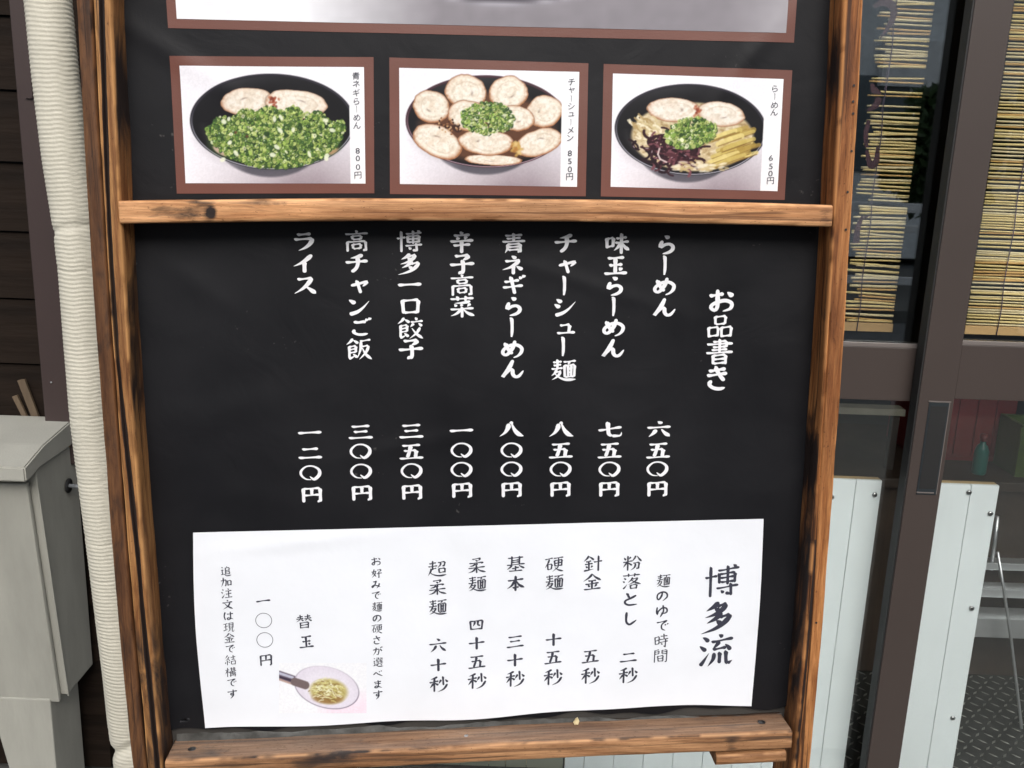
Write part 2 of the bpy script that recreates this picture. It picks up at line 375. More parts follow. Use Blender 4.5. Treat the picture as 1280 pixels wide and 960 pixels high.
# holes of old nails down the right post
hb = []
for k, (px, py) in enumerate([(1067, 107), (1066, 142), (1064, 189), (1057, 287), (1066, 127), (1020, 778), (1059, 240)]):
    x, y = on(px, py, ZF)
    hb.append((x, y))
V, Fc = [], []
for x, y in hb:
    n0 = len(V); V.append((x, y, ZF+.0012))
    for k in range(8): V.append((x+.0016*math.cos(k*math.pi/4), y+.0016*math.sin(k*math.pi/4), ZF+.0012))
    Fc += [(n0, n0+1+k, n0+1+(k+1) % 8) for k in range(8)]
kind(mesh('nail_hole', V, Fc, M['matt_black'], bpy.data.objects['right_post']), 'stuff')
# cross rail between the photos and the price list
def rail_char(A, s, d, k):
    X0 = -.469
    f = .62*G(A, X0+.055, .024)*np.exp(-((s-.55)/.35)**2)
    f = f+.5*G(A, X0+.092, .018)+.35*G(A, X0+.155, .03)*(s > .3)+.12*G(A, .34, .06)+.35*G(A, .385, .012)
    f = f+1.2*np.exp(-(((A-(X0+.107))/.0055)**2+((s-.42)/.28)**2))      # the knot
    return f-.1
rail = timber('cross_rail', -.469, .3925, 1.4065, 1.4335, .002, ZF+.002, 0, M['rail_wood'], board, 51, 420, 12, .0007, rail_char,
       None, lambda A: .0045-.010*((A+.04)/.43)**2*.5)
# the bottom rail and the block under its right end
_th = math.atan2(.017, .84)
low = bpy.data.objects.new('bottom_rail', None)
def low_char(A, s, d, k):
    f = np.where(k == 0, .75*G(A, -.245, .05)*(.5+.5*s)+.5*G(A, .30, .012)+.2*G(A, .14, .02)+.25*G(A, .385, .015), 0)
    f = f+np.where(k == 1, .30*fbm(A*12, d*3, 8)+.4*G(A, -.41, .04)*d+.45*G(A, -.2, .05)*(1-d)*.8-.1, 0)
    f = f+np.where(k == 0, .8*np.exp(-((1-s)/.05)**2)*(fbm(A*40, s*0, 77)), 0)
    return f
low = timber('bottom_rail', -.457, .3835, .6925, .7185, .0, .052, 0, M['low_wood'], board, 61, 420, 12, .0012, low_char, None,
       lambda A: (A+.037)*math.tan(_th), lambda A, s, d, k: np.where(k == 1, .25+.5*fbm(A*7, d*2, 88), 0.05))
timber('block', .2805, .378, .6695, .6860, .012, .050, 0, M['low_wood'], board, 71, 60, 8, .0012, lambda A, s, d, k: .35*(fbm(A*60, s*6, 4)), None, lambda A: (A+.037)*math.tan(_th))
rngs = random.Random(3)
for px, py in ((583, 925), (952, 903), (240, 937)):
    X, Y = on(px, py, .026); Y = .7185+(X+.037)*math.tan(_th)
    v = [(X, Y+.0018, .026)]+[(X+.0055*math.cos(a*math.pi/5), Y+.0004, .026+.0055*math.sin(a*math.pi/5)) for a in range(10)]
    mesh('screw', v, [(0, 1+k, 1+(k+1) % 10) for k in range(10)], M['steel'], low)
# top and foot rails out of frame
timber('top_rail', -.457, .40, TOP-.05, TOP-.015, .0, .045, 0, M['low_wood'], board, 81, 80, 6, .001)
timber('foot_rail', -.469, .396, .10, .145, -.02, .03, 0, M['low_wood'], board, 91, 80, 6, .001)
boxes('backing_board', [(-.4690, .3960, .700, TOP-.02, -.022, -.006)], M['backing'], board)

# wavy black vinyl banner
def wav(X, Y):
    X = np.asarray(X, float); Y = np.asarray(Y, float)
    z = .0034*(fbm(X*3.1+4, Y*3.3, 101, 3)-.5)+.0016*(fbm(X*9, Y*11, 107, 3)-.5)
    # soft creases low on the left, where the vinyl sags
    for (x0, y0, ang, L_, w_, h_) in ((-.36, 1.17, .18, .12, .024, .0016), (-.33, 1.05, -.12, .10, .022, .0013), (-.38, 1.32, -.6, .07, .016, .0010),
                                      (-.40, 1.60, -.55, .08, .014, .0016), (-.28, .99, .1, .10, .010, .0012), (.30, 1.62, .9, .08, .012, .0012), (.1, 1.33, -.3, .12, .01, .001), (-.14, 1.12, .2, .1, .012, .0012)):
        c, s = math.cos(ang), math.sin(ang); p = (X-x0)*c+(Y-y0)*s; q = -(X-x0)*s+(Y-y0)*c
        z = z+h_*np.exp(-(q/w_)**2-(p/L_)**2)
    return z
def wavy_sheet(name, corners, nu, nv, off, m, parent, edgef=None, col=None, zf=None):
    """sheet lying on the banner, four corners (tl, tr, br, bl) in sign coordinates"""
    u = np.linspace(0, 1, nu)[:, None]; v = np.linspace(0, 1, nv)[None, :]
    tl, tr, br, bl = [np.array(c) for c in corners]
    P = (tl*((1-u)*(1-v))[..., None]+tr*(u*(1-v))[..., None]+br*(u*v)[..., None]+bl*((1-u)*v)[..., None])
    if edgef is not None: P = P+edgef(u, v)
    Z = wav(P[..., 0], P[..., 1])+off
    if zf is not None: Z = Z+zf(u, v)
    V = np.concatenate([P, Z[..., None]], -1).reshape(-1, 3)
    at = {'col': ('FLOAT_COLOR', col)} if col is not None else None
    F = grid_faces(nu, nv)[:, ::-1]
    return mesh(name, V, F.copy(), m, parent, True, at)
banner = wavy_sheet('banner', [(-.469, TOP-.04), (.396, TOP-.04), (.396, .735), (-.469, .722)], 240, 330, 0, M['banner'], board,
                    lambda u, v: np.stack([0*u*v, .003*np.sin(u*31)*(v > .99)+.002*np.sin(u*70)*(v > .99)], -1))
wavy_sheet('hem', [on(222, 915), on(975, 889), (.385, .715), (-.455, .698)], 200, 6, .004, M['hem'], board,
           lambda u, v: np.stack([0*u*v, .0035*(vnoise(u*22, u*0, 5)-.5)*(v < .1)*2+.002*(vnoise(u*70, u*0, 6)-.5)*(v < .1)], -1),
           zf=lambda u, v: .004*v+.002*(vnoise(u*30, v*2, 9)-.5))

# ------------------------------------------------------------------ printed photographs (painted point by point; flat print)
class Paint:
    """a picture in the measuring units of its own (x right, y down)"""
    def __init__(s, x0, x1, y0, y1, nx, ny):
        s.x = np.linspace(x0, x1, nx)[:, None]+np.zeros((1, ny)); s.y = np.linspace(y0, y1, ny)[None, :]+np.zeros((nx, 1))
        s.c = np.ones((nx, ny, 3)); s.x0, s.y0 = x0, y0; s.dx = (x1-x0)/(nx-1); s.dy = (y1-y0)/(ny-1); s.nx, s.ny = nx, ny
    def win(s, cx, cy, r):
        i0 = max(0, int((cx-r-s.x0)/s.dx)); i1 = min(s.nx, int((cx+r-s.x0)/s.dx)+2)
        j0 = max(0, int((cy-r-s.y0)/s.dy)); j1 = min(s.ny, int((cy+r-s.y0)/s.dy)+2)
        return slice(i0, max(i0, i1)), slice(j0, max(j0, j1))
    def mix(s, w, col, sl=(slice(None), slice(None))):
        col = np.asarray(col, float)
        if col.max() > 1.5: col = col/255
        s.c[sl] = s.c[sl]*(1-w[..., None])+col*w[..., None]
    def rad(s, cx, cy, a, b, rot=0, sl=(slice(None), slice(None))):
        c, q = math.cos(rot), math.sin(rot); X = s.x[sl]-cx; Y = s.y[sl]-cy
        u = (X*c+Y*q)/a; v = (-X*q+Y*c)/b
        return np.sqrt(u*u+v*v), np.arctan2(v, u)
    def ell(s, cx, cy, a, b, col, soft=.04, rot=0, al=1.0, local=True):
        sl = s.win(cx, cy, max(a, b)*1.4+4) if local else (slice(None), slice(None))
        r, _ = s.rad(cx, cy, a, b, rot, sl); s.mix(al*np.clip((1-r)/soft+.5, 0, 1), col, sl)
    def line(s, pts, w, col, al=1.0, taper=False):
        pts = np.asarray(pts, float)
        for k in range(len(pts)-1):
            p, q = pts[k], pts[k+1]; L = np.hypot(*(q-p))+1e-9; m_ = (p+q)/2
            sl = s.win(m_[0], m_[1], L/2+w*2+3); X = s.x[sl]; Y = s.y[sl]
            if X.size == 0: continue
            t = np.clip(((X-p[0])*(q[0]-p[0])+(Y-p[1])*(q[1]-p[1]))/L**2, 0, 1)
            d = np.hypot(X-p[0]-t*(q[0]-p[0]), Y-p[1]-t*(q[1]-p[1]))
            s.mix(al*np.clip((w-d)/s.dx+.5, 0, 1), col, sl)
    def color(s):
        s.c = s.c*(1+.07*(fbm(np.arange(s.nx)[:, None]/2.2+0*s.y, np.arange(s.ny)[None, :]/2.2+0*s.x, 7, 2)-.5)[..., None])
        k = s.c.copy(); k[1:-1, 1:-1] = .5*s.c[1:-1, 1:-1]+.125*(s.c[:-2, 1:-1]+s.c[2:, 1:-1]+s.c[1:-1, :-2]+s.c[1:-1, 2:]); s.c = k
        c = np.clip(s.c, 0, 1); lin = np.where(c <= .04045, c/12.92, ((c+.055)/1.055)**2.4)*.86
        return np.concatenate([lin, np.ones(lin.shape[:2]+(1,))], -1).reshape(-1, 4)
RG = np.random.RandomState(5)
def bowl(p, cx, cy, a, b, bx, by, rim=(34, 32, 40), hi=(222, 222, 232)):
    """black bowl seen from above in front, on a white sweep that greys to the lower right"""
    X, Y = p.x, p.y
    xr = (X-X.min())/(X.max()-X.min()); yr = (Y-Y.min())/(Y.max()-Y.min())
    g = np.clip((yr-.38)*1.5, 0, 1)*np.clip(1.1-1.2*abs(xr-.68)*1.3, .0, 1); g = g**1.2
    p.c[:] = np.array([247, 245, 251])/255*(1-g[..., None])+np.array([150, 138, 146])/255*g[..., None]
    # soft contact shade of the photographed bowl on its table
    r, _ = p.rad(bx, by+b*.12, a*.78, b*.62); p.mix(.55*np.clip(1.25-r, 0, 1)**.8*(Y > cy), (120, 108, 116))
    # outer body under the rim
    r, _ = p.rad(bx, by+b*.02, a*.72, b*.97); w = np.clip((1-r)/.05, 0, 1); p.mix(w, (84, 82, 91))
    p.mix(w*np.clip((Y-cy-b*.95)/(b*.35), 0, 1)*.5, (140, 134, 142))
    p.mix(w*np.exp(-((X-bx+a*.45)/(a*.12))**2)*.4, (170, 165, 175))
    r, t = p.rad(cx, cy, a, b); w = np.clip((1-r)/.012+.5, 0, 1); p.mix(w, rim)
    p.mix(np.exp(-((r-.978)/.008)**2)*(.15+.85*np.clip(np.sin(t)+.25, 0, 1)), hi)
    r2, t2 = p.rad(cx, cy+b*.01, a*.965, b*.955); w2 = np.clip((1-r2)/.012+.5, 0, 1); p.mix(w2, (19, 18, 22))
    p.mix(w2*np.clip((r2-.72)/.28, 0, 1)*np.exp(-((t2+1.9)/.6)**2)*.35, (95, 96, 100))
    p.mix(w2*np.exp(-((r2-.88)/.05)**2)*np.exp(-((t2-2.6)/.5)**2)*.35, (95, 92, 90))
def slice_(p, cx, cy, a, b, rot=0, seed=0, brown=1.0, base=(246, 239, 226)):
    sl = p.win(cx, cy, max(a, b)*1.4)
    r, t = p.rad(cx, cy, a, b, rot, sl)
    X = p.x[sl]; Y = p.y[sl]
    r = r*(1+.10*(fbm(np.cos(t)*1.5+seed, np.sin(t)*1.5, seed, 3)-.5)*2)
    w = np.clip((1-r)/.03+.5, 0, 1)
    p.mix(np.clip((1.05-r)/.06, 0, 1)*.6, (70, 45, 35), sl)
    p.mix(w, base, sl)
    n = fbm(X/14+seed*7, Y/14, 40+seed, 4)
    sp = .5+.5*np.sin(r*13+t*1.0+seed+n*9)
    p.mix(w*sp*.26*(r < .85)*np.clip((n-.35)*4, 0, 1), (208, 190, 164), sl)
    p.mix(w*np.clip((n-.5)*3, 0, 1)*.35, (206, 184, 160), sl)
    p.mix(w*np.clip((.47-n)*5, 0, 1)*.6, (250, 244, 236), sl)
    n3 = fbm(X/40+seed*3, Y/34, 90+seed, 3); p.mix(w*np.clip((n3-.56)*5, 0, 1)*.22*brown, (208, 168, 134), sl)
    n4 = fbm(X/7+seed, Y/7, 95+seed, 3); p.mix(w*np.clip((n4-.66)*6, 0, 1)*.22*brown, (160, 122, 98), sl)
    p.mix(w*np.exp(-((r-.62-.05*np.sin(t*2+seed))/.035)**2)*.35*(.5+.5*np.sin(t+seed)), (196, 168, 138), sl)
    p.mix(w*np.clip((r-.93)/.05, 0, 1)*.6*brown, (150, 84, 46), sl)
    p.mix(w*np.clip((r-.76)/.24, 0, 1)**1.5*brown*(.30+.70*np.clip(np.sin(t+rot)+.4+2*(n-.5), 0, 1)), (168, 104, 62), sl)
    p.mix(w*np.exp(-((r-.3)/.05)**2)*np.exp(-((t-seed % 6+3)/.5)**2)*.5, (110, 80, 66), sl)
def scallion(p, n, inside, xr, yr, size, light=0.0):
    k = 0
    while k < n:
        x = RG.uniform(*xr); y = RG.uniform(*yr)
        if not inside(x, y): continue
        k += 1
        s_ = size*RG.uniform(.55, 1.15); rot = RG.uniform(0, 3.14); q = RG.rand()
        base = [(52, 78, 40), (84, 114, 52), (118, 148, 68), (154, 178, 88), (190, 204, 122), (226, 230, 190)][min(5, int(q*5.2+light*RG.rand()))]
        base = np.clip(np.array(base)*RG.uniform(.85, 1.12), 0, 255)
        asp = RG.uniform(.5, 1.0)
        if RG.rand() < .3: p.ell(x+s_*.2, y+s_*.35, s_*1.1, s_*asp*1.1, (26, 46, 24), .35, rot, .7)
        p.ell(x, y, s_, s_*asp, base, .25, rot, .95)
        if RG.rand() < .55: p.ell(x, y, s_*.5, s_*asp*.45, np.clip(base*(.62 if q > .35 else 1.5), 0, 255), .5, rot, .8)
        if RG.rand() < .25: p.ell(x-s_*.3, y-s_*.3, s_*.35, s_*.25, (236, 244, 210), .5, rot, .8)
def label_strip(p, x0, x1=1e9):
    p.mix(((p.x > x0)*(p.x < x1)).astype(float), (250, 250, 253))
def photo_green():
    p = Paint(112, 1169, 102, 774, 330, 214)
    bowl(p, 632, 418, 478, 276, 610, 470)
    slice_(p, 490, 305, 155, 80, -.05, 1, .6, (243, 233, 218)); slice_(p, 775, 315, 175, 82, .08, 2, .5, (246, 238, 224))
    [p.ell(640+RG.normal(0, 13), 292+RG.normal(0, 20), 9, 7, [(158, 70, 46), (186, 110, 80), (120, 50, 36)][q % 3], .8, q, .8) for q in range(22)]
    p.ell(640, 540, 380, 128, (60, 88, 44), .15)
    p.ell(330, 585, 55, 22, (196, 170, 150), .3, .5); p.ell(980, 585, 34, 14, (170, 140, 104), .6, -.5)
    top = lambda x: 335+90*((x-660)/400)**2*1.1
    ins = lambda x, y: ((x-645)/412)**2+((y-420)/265)**2 < 1 and y > top(x)-14*math.sin(x/23)
    scallion(p, 3300, ins, (235, 1060), (320, 690), 12)
    for k in range(16): 
        x = RG.uniform(300, 980); y = RG.uniform(380, 640); p.ell(x, y, RG.uniform(12, 20), RG.uniform(9, 14), (236, 240, 214), .4, RG.uniform(0, 3), .9)
    for x, y in ((415, 478), (480, 500)): p.ell(x, y, 9, 8, (104, 62, 44), .7, 0, .8)
    label_strip(p, 1082); return p
def photo_chashu():
    p = Paint(92, 1170, 120, 832, 320, 214)
    bowl(p, 618, 437, 490, 284, 600, 490, (60, 34, 42), (205, 180, 192))
    p.ell(620, 470, 400, 215, (96, 62, 44), .2)
    for k, (x, y, a, b, r) in enumerate([(490, 262, 122, 105, .1), (745, 255, 120, 100, -.1), (285, 352, 108, 98, .3), (962, 365, 112, 98, -.3),
                                         (318, 562, 158, 92, .45), (930, 560, 142, 80, -.35), (500, 400, 122, 92, .1), (795, 410, 108, 78, .2),
                                         (655, 672, 180, 32, .02), (612, 565, 164, 78, .06)]):
        slice_(p, x, y, a, b, r, 3+k, 1.0, (246, 238, 222))
    [p.ell(790+RG.normal(0, 16), 585+RG.normal(0, 22), 14, 9, [(206, 168, 92), (176, 122, 60), (224, 196, 130)][q % 3], .8, q, .8) for q in range(26)]; p.ell(430, 480, 30, 18, (60, 36, 30), .5, .8)
    for k in range(40): p.ell(RG.normal(400, 40), RG.normal(465, 24), 7, 5, [(60, 38, 30), (150, 104, 70), (208, 170, 130)][k % 3], .5, RG.rand()*3)
    scallion(p, 640, lambda x, y: ((x-620)/162)**2+((y-415)/98)**2 < 1, (450, 790), (310, 520), 12, .8)
    label_strip(p, 1068); return p
def photo_ramen():
    p = Paint(104, 955, 128, 712, 310, 212)
    bowl(p, 500, 404, 382, 236, 480, 450)
    p.ell(510, 440, 308, 178, (206, 186, 146), .06)
    n = fbm(p.x/22, p.y/16, 60, 4); r, _ = p.rad(510, 440, 308, 178)
    p.mix(np.clip((n-.5)*5, 0, 1)*(r < .98)*.7, (236, 226, 196)); p.mix(np.clip((.42-n)*6, 0, 1)*(r < .98)*.6, (150, 120, 74))
    slice_(p, 412, 302, 132, 62, .0, 21, .8); slice_(p, 648, 318, 122, 64, .12, 22, .7)
    [p.ell(528+RG.normal(0, 8), 300+RG.normal(0, 15), 7, 6, [(168, 84, 56), (190, 120, 88), (130, 60, 44)][q % 3], .8, q, .8) for q in range(16)]
    for k in range(60):                                     # cream noodles at the left
        a = RG.uniform(0, 6.28); x, y = RG.normal(275, 32), RG.normal(405, 26)
        pts = [(x+s*math.cos(a+s*.02)*1.0, y+s*math.sin(a+s*.04)*.6) for s in range(0, 60, 12)]
        p.line(pts, 5, [(240, 230, 200), (214, 196, 150), (180, 154, 104)][k % 3], .85)
    for k in range(26):                                     # strips of bamboo shoot at the right
        x = RG.uniform(600, 720); y = 380+(x-600)*.1+RG.uniform(0, 170); L = RG.uniform(90, 160)
        p.line([(x, y+L*.28), (x+L*.5, y+L*.04), (x+L, y-L*.12)], RG.uniform(9, 15), [(208, 186, 106), (232, 214, 140), (176, 148, 72)][k % 3], .8)
        p.line([(x, y+L*.28+10), (x+L, y-L*.12+10)], 3, (130, 98, 46), .7)
    for k in range(150):                                    # dark strips of wood ear mushroom
        x, y = RG.normal(405, 75), RG.normal(515, 48)
        if ((x-405)/175)**2+((y-515)/100)**2 > 1: continue
        a = RG.uniform(0, 6.28); cv = RG.uniform(-.06, .06); pts = []
        for s in range(7):
            pts.append((x, y)); x += 13*math.cos(a); y += 9*math.sin(a); a += cv*8
        p.line(pts, RG.uniform(4, 8), [(52, 26, 34), (84, 44, 52), (36, 18, 26), (120, 74, 82)][RG.randint(4)], .95)
        if RG.rand() < .35: p.line(pts[2:4], 2.0, (226, 210, 216), .8)
    p.line([(345, 505), (338, 535), (350, 560), (382, 575)], 4, (232, 214, 210), .9)
    for k in range(40): p.ell(RG.uniform(420, 700), RG.uniform(570, 620), RG.uniform(8, 26), 7, [(240, 232, 208), (206, 184, 130)][k % 2], .5, RG.uniform(-.4, .4), .7)
    scallion(p, 520, lambda x, y: ((x-500)/128)**2+((y-420)/78+(x-500)/500)**2 < 1, (370, 630), (335, 510), 11, .5)
    label_strip(p, 866); return p
def photo_top():
    p = Paint(0, 760, -480, 0, 160, 100)                    # the large photo above: only its lower edge is in view
    X, Y = p.x, p.y
    g = np.clip((X-150)/170, 0, 1)*np.clip((980-X)/300, .25, 1)
    p.c[:] = np.array([246, 246, 250])/255*(1-g[..., None])+np.array([141, 136, 142])/255*g[..., None]
    r, _ = p.rad(395, -190, 250, 163); p.mix(np.clip((1-r)/.03, 0, 1), (84, 80, 88)); p.mix(np.exp(-((r-.985)/.012)**2), (190, 188, 196))
    r, _ = p.rad(395, -280, 345, 180); p.mix(np.clip((1-r)/.02, 0, 1), (36, 35, 40))
    r, _ = p.rad(395, -275, 250, 125); p.mix(np.clip((1-r)/.03, 0, 1), (214, 190, 150))
    slice_(p, 300, -330, 80, 50, 0, 31); slice_(p, 470, -330, 80, 50, 0, 32)
    scallion(p, 160, lambda x, y: ((x-395)/80)**2+((y+270)/50)**2 < 1, (300, 490), (-330, -210), 12)
    return p
def photo_ladle():
    p = Paint(85, 1082, 160, 725, 170, 96)
    p.c[:] = np.array([249, 250, 254])/255
    w = np.clip((p.x-480)/200, 0, 1)*np.clip((p.y-430)/200, 0, 1); p.mix(w*.8, (250, 228, 242))
    p.line([(85, 300), (240, 352)], 52, (108, 96, 112)); p.line([(85, 275), (240, 325)], 14, (196, 196, 214)); p.line([(90, 318), (235, 362)], 10, (60, 50, 66))
    p.line([(85, 345), (240, 398)], 10, (190, 160, 150))
    r, t = p.rad(628, 436, 380, 232, .26)
    p.mix(np.clip((1-r)/.02+.5, 0, 1), (233, 226, 238)); p.mix(np.exp(-((r-.985)/.016)**2)*(.55+.4*np.sin(t+.3)), (98, 86, 106))
    p.mix(np.clip((.9-r)/.4, 0, 1)*.5, (246, 242, 250))
    p.line([(262, 372), (385, 412)], 46, (120, 104, 104))
    p.ell(650, 480, 215, 140, (196, 182, 120), .25, .1); p.ell(640, 555, 170, 66, (150, 112, 66), .4, .05, .8)
    for k in range(170):
        x, y = RG.normal(640, 95), RG.normal(465, 55); a = RG.uniform(-.8, .8)+(0 if x < 640 else .5)
        if ((x-650)/215)**2+((y-480)/150)**2 > 1: continue
        p.line([(x-28*math.cos(a), y-20*math.sin(a)), (x, y-6), (x+28*math.cos(a), y+20*math.sin(a))], 5,
               [(238, 236, 186), (220, 212, 140), (176, 158, 92), (246, 244, 214), (134, 104, 56)][RG.randint(5)], .85)
    return p
def put_photo(name, frame_px, inner_px, p, lab):
    fr = wavy_sheet('photo_border', [on(*q) for q in frame_px], 40, 30, .0006, M['print_frame'], banner); fr['label'] = lab
    ph = wavy_sheet('food_photo', [on(*q) for q in inner_px], p.nx, p.ny, .0010, M['print'], fr, None, p.color())
    return fr, ph
fr1, _ = put_photo('a', [(212, 70), (467, 71.5), (468, 241.6), (221, 242)], [(224.5, 82.3), (455, 84), (457, 229.5), (232, 229)], photo_green(), 'printed photo of a ramen bowl heaped with green onion')
fr2, _ = put_photo('b', [(486.7, 72), (735.4, 79.2), (732, 245.4), (487.5, 242.5)], [(499, 85), (724, 90), (721, 233.6), (500, 230)], photo_chashu(), 'printed photo of a ramen bowl ringed with pork slices')
fr3, _ = put_photo('c', [(754.5, 80), (990, 88), (980.5, 250), (750.8, 245.5)], [(766, 92), (979, 99), (971.5, 239), (763, 233.5)], photo_ramen(), 'printed photo of a ramen bowl with dark mushroom strips')
a_, b_ = on(210, 35), on(992, 53.5); a2, b2 = on(221, 23.5), on(982, 41.5)
wavy = wavy_sheet('photo_border', [(a_[0]-.004, a_[1]+.44), (b_[0]+.004, b_[1]+.44), b_, a_], 60, 40, .0006, M['print_frame'], banner)
wavy['label'] = 'large printed photo whose lower edge is in view'
wavy_sheet('food_photo', [(a2[0]-.004, a2[1]+.42), (b2[0]+.004, b2[1]+.42), b2, a2], 160, 100, .0010, M['print'], wavy, None, photo_top().color())

# the white notice pasted over the banner
pc = [on(242, 665), on(953, 648), on(938, 878), on(260, 910)]
def paper_edge(u, v):
    dx = .006*np.sin(np.pi*v)*(1-u)**6*-1+.006*(v**4)*(1-u)**8*-.5+.0035*np.sin(np.pi*v*.9+.3)*u**8
    dy = .003*np.sin(u*9+1)*v**6+.0015*np.sin(u*23)*v**6-.003*np.exp(-((u-.10)/.10)**2)*v**6
    return np.stack([dx+0*u, dy+0*u], -1)
def paper_z(u, v): return .0009*(fbm(u*5, v*3, 222, 3)-.5)*2+.0035*(v**6)*np.clip(vnoise(u*5, u*0, 7), 0, 1)+.0006
notice = wavy_sheet('notice_sheet', pc, 150, 60, .0016, M['paper'], board, paper_edge, None, paper_z)
notice['label'] = 'white notice sheet pasted across the lower banner'
pl = photo_ladle()
lad = wavy_sheet('ladle_photo', [on(349.3, 827.5), on(458.3, 827.5), on(458.3, 889.3), on(349.3, 889.3)], pl.nx, pl.ny, .0028, M['print'], notice, None, pl.color(),
                 lambda u, v: 0*u*v+.0012)

# ------------------------------------------------------------------ lettering
STY = {'bold': dict(off=-.012, nib=(.040, .021), ang=-.75, slant=.085), 'brush': dict(off=-.020, nib=(.030, .010), ang=-.80, slant=.13),
       'title': dict(off=-.016, nib=(.042, .014), ang=-.85, slant=.14), 'small': dict(off=-.012, nib=(.018, .008), ang=-.8, slant=.13),
       'tiny': dict(off=-.014, nib=(.022, .010), ang=-.7, slant=.08)}
REQ = {}
def want(ch, st): REQ[(ch, st)] = None
BOLD, ITEMS = [], []       # ITEMS: (column name, parent key, material key, style, [(char, px, py, w, h)])
def col(parent, m, st, w, h, rows, lab=None, dz=0.0): ITEMS.append((parent, m, st, w, h, rows, lab, dz))
BW, BH = 31.5, 28.5
R = lambda s: [(t.split(',')[0], float(t.split(',')[1]), float(t.split(',')[2])) for t in s.split()]
B_ = [R('ら,833,306 |,831,331.6 め,830.5,357.6 ん,830,384'),
      R('味,771,304.5 玉,769.5,331.6 ら,768,357.6 |,767,383 め,767,409 ん,766,435'),
      R('チ,707,304 ャ,709,331.6 |,705.4,357 シ,706,384 ュ,707.6,410 |,704,433 麺,704,462'),
      R('青,642,304 ネ,641,331.6 ギ,641.7,356 ら,641.7,383 |,640,409 め,640.6,436 ん,640.4,461'),
      R('辛,577,303 子,577.6,330 高,577.6,356.6 菜,577.6,383.4'),
      R('博,512,302 多,512,330 一,512.3,355.5 口,513,382.7 餃,513,410 子,513.7,436'),
      R('高,446,301.6 チ,446,329 ャ,449.5,356.6 ン,448.4,383 ご,450,408.6 飯,449,436'),
      R('ラ,380,302 イ,380,329.6 ス,381.7,356.6')]
for b in B_: col('banner', 'letter_white', 'bold', BW, BH, b)
col('banner', 'letter_white', 'bold', 35, 35, R('お,901,375.7 品,899.6,408 書,899,440 き,896.7,472.4'))
P_ = ['一,387.5,540.5 二,388,566 O,388.3,591 円,390,617.7', '三,451,539.7 O,451,564 O,451.5,589 円,452.5,615.6', '三,514.3,538.5 五,514.3,564 O,514.6,588.5 円,515,614.5',
      '一,577,537.6 O,577,562.7 O,577,587 円,577.5,612.4', '八,639.4,536.5 O,639.4,562.7 O,639.4,586.5 円,639.4,611.5', '八,701.5,536.5 五,701,562.7 O,700.8,586.5 円,700.4,611',
      '七,762.5,536.5 五,762,562.7 O,761.8,586.5 円,761.3,610.8', '六,823.4,536.5 五,822.6,562.7 O,821.6,586 円,821.4,610.4']
for b in P_: col('banner', 'letter_white', 'bold', 31.5, 24.5, R(b))
col('notice', 'letter_black', 'title', 44, 42, R('博,902,726 多,896.4,770.6 流,894.7,812'))
col('notice', 'letter_black', 'small', 18, 18, R('麺,828.7,725 の,827,744 ゆ,827,763 で,827,781 時,826,800 間,825,818.7'))
for b in ('粉,790,703 落,789,726 と,787.4,748 し,786.4,772 二,785.4,820.5 秒,784.7,843', '針,741,703.6 金,740,726.6 五,737.6,819.4 秒,737.6,843.5',
          '硬,692.6,704.6 麺,692.6,727 十,692,798.8 五,691,820.5 秒,691,845', '基,644.4,704 本,644.4,728.7 三,643.8,801 十,643.8,824 秒,643.8,847',
          '柔,595.6,706.3 麺,596.3,728.7 四,595.3,780 十,596,803 五,596,826 秒,596.3,849.7', '超,546.5,709.8 柔,546.5,733.5 麺,547,758 六,547.5,805.7 十,548.2,829.8 秒,548.5,853.8'):
    col('notice', 'letter_black', 'brush', 23.5, 21, R(b))
col('notice', 'letter_black', 'small', 13.5, 13, R('お,470,701 好,471,716 み,470,730 で,470,743.5 麺,471.4,757.5 の,471,772 硬,471.4,785 さ,471.4,799 が,472,813 選,472.5,826.6 べ,472.5,840.6 ま,472.5,854 す,472.5,867'))
col('notice', 'letter_black', 'small', 14, 13, R('追,282.7,713 加,283.3,727 注,284,741 文,284.7,755 は,286,769 現,286.5,783 金,287,796.6 で,288,810 結,288.5,824 構,289,839 で,290,852 す,291,866'))
col('notice', 'letter_black', 'brush', 20, 19, R('一,329.4,750 o,330,774.7 o,331.4,799 円,333,823.7'))
col('notice', 'letter_black', 'brush', 20, 19, R('替,380.4,776 玉,383.3,801'))
col('p1', 'letter_black', 'tiny', 10.5, 10, R('青,445,95 ネ,445.5,105 ギ,445.5,116 ら,445.7,126.7 |,446,136.6 め,446.3,147 ん,446.3,157 8,447.2,188.6 0,447.4,198 0,447.6,208.8 円,447.6,219'))
col('p2', 'letter_black', 'tiny', 10.5, 10, R('チ,714.4,102.7 ャ,714.4,113 |,714,123.5 シ,714,133 ュ,714,143 |,713.5,153 メ,713,163 ン,712.5,172.5 8,712,191.7 5,712,201.7 0,712,211.7 円,711.7,221'))
col('p3', 'letter_black', 'tiny', 10.5, 10, R('ら,968,111 |,968,121 め,967.5,131.5 ん,967,140.5 6,963,197.5 5,963,208 0,962.5,217 円,962.5,226'))

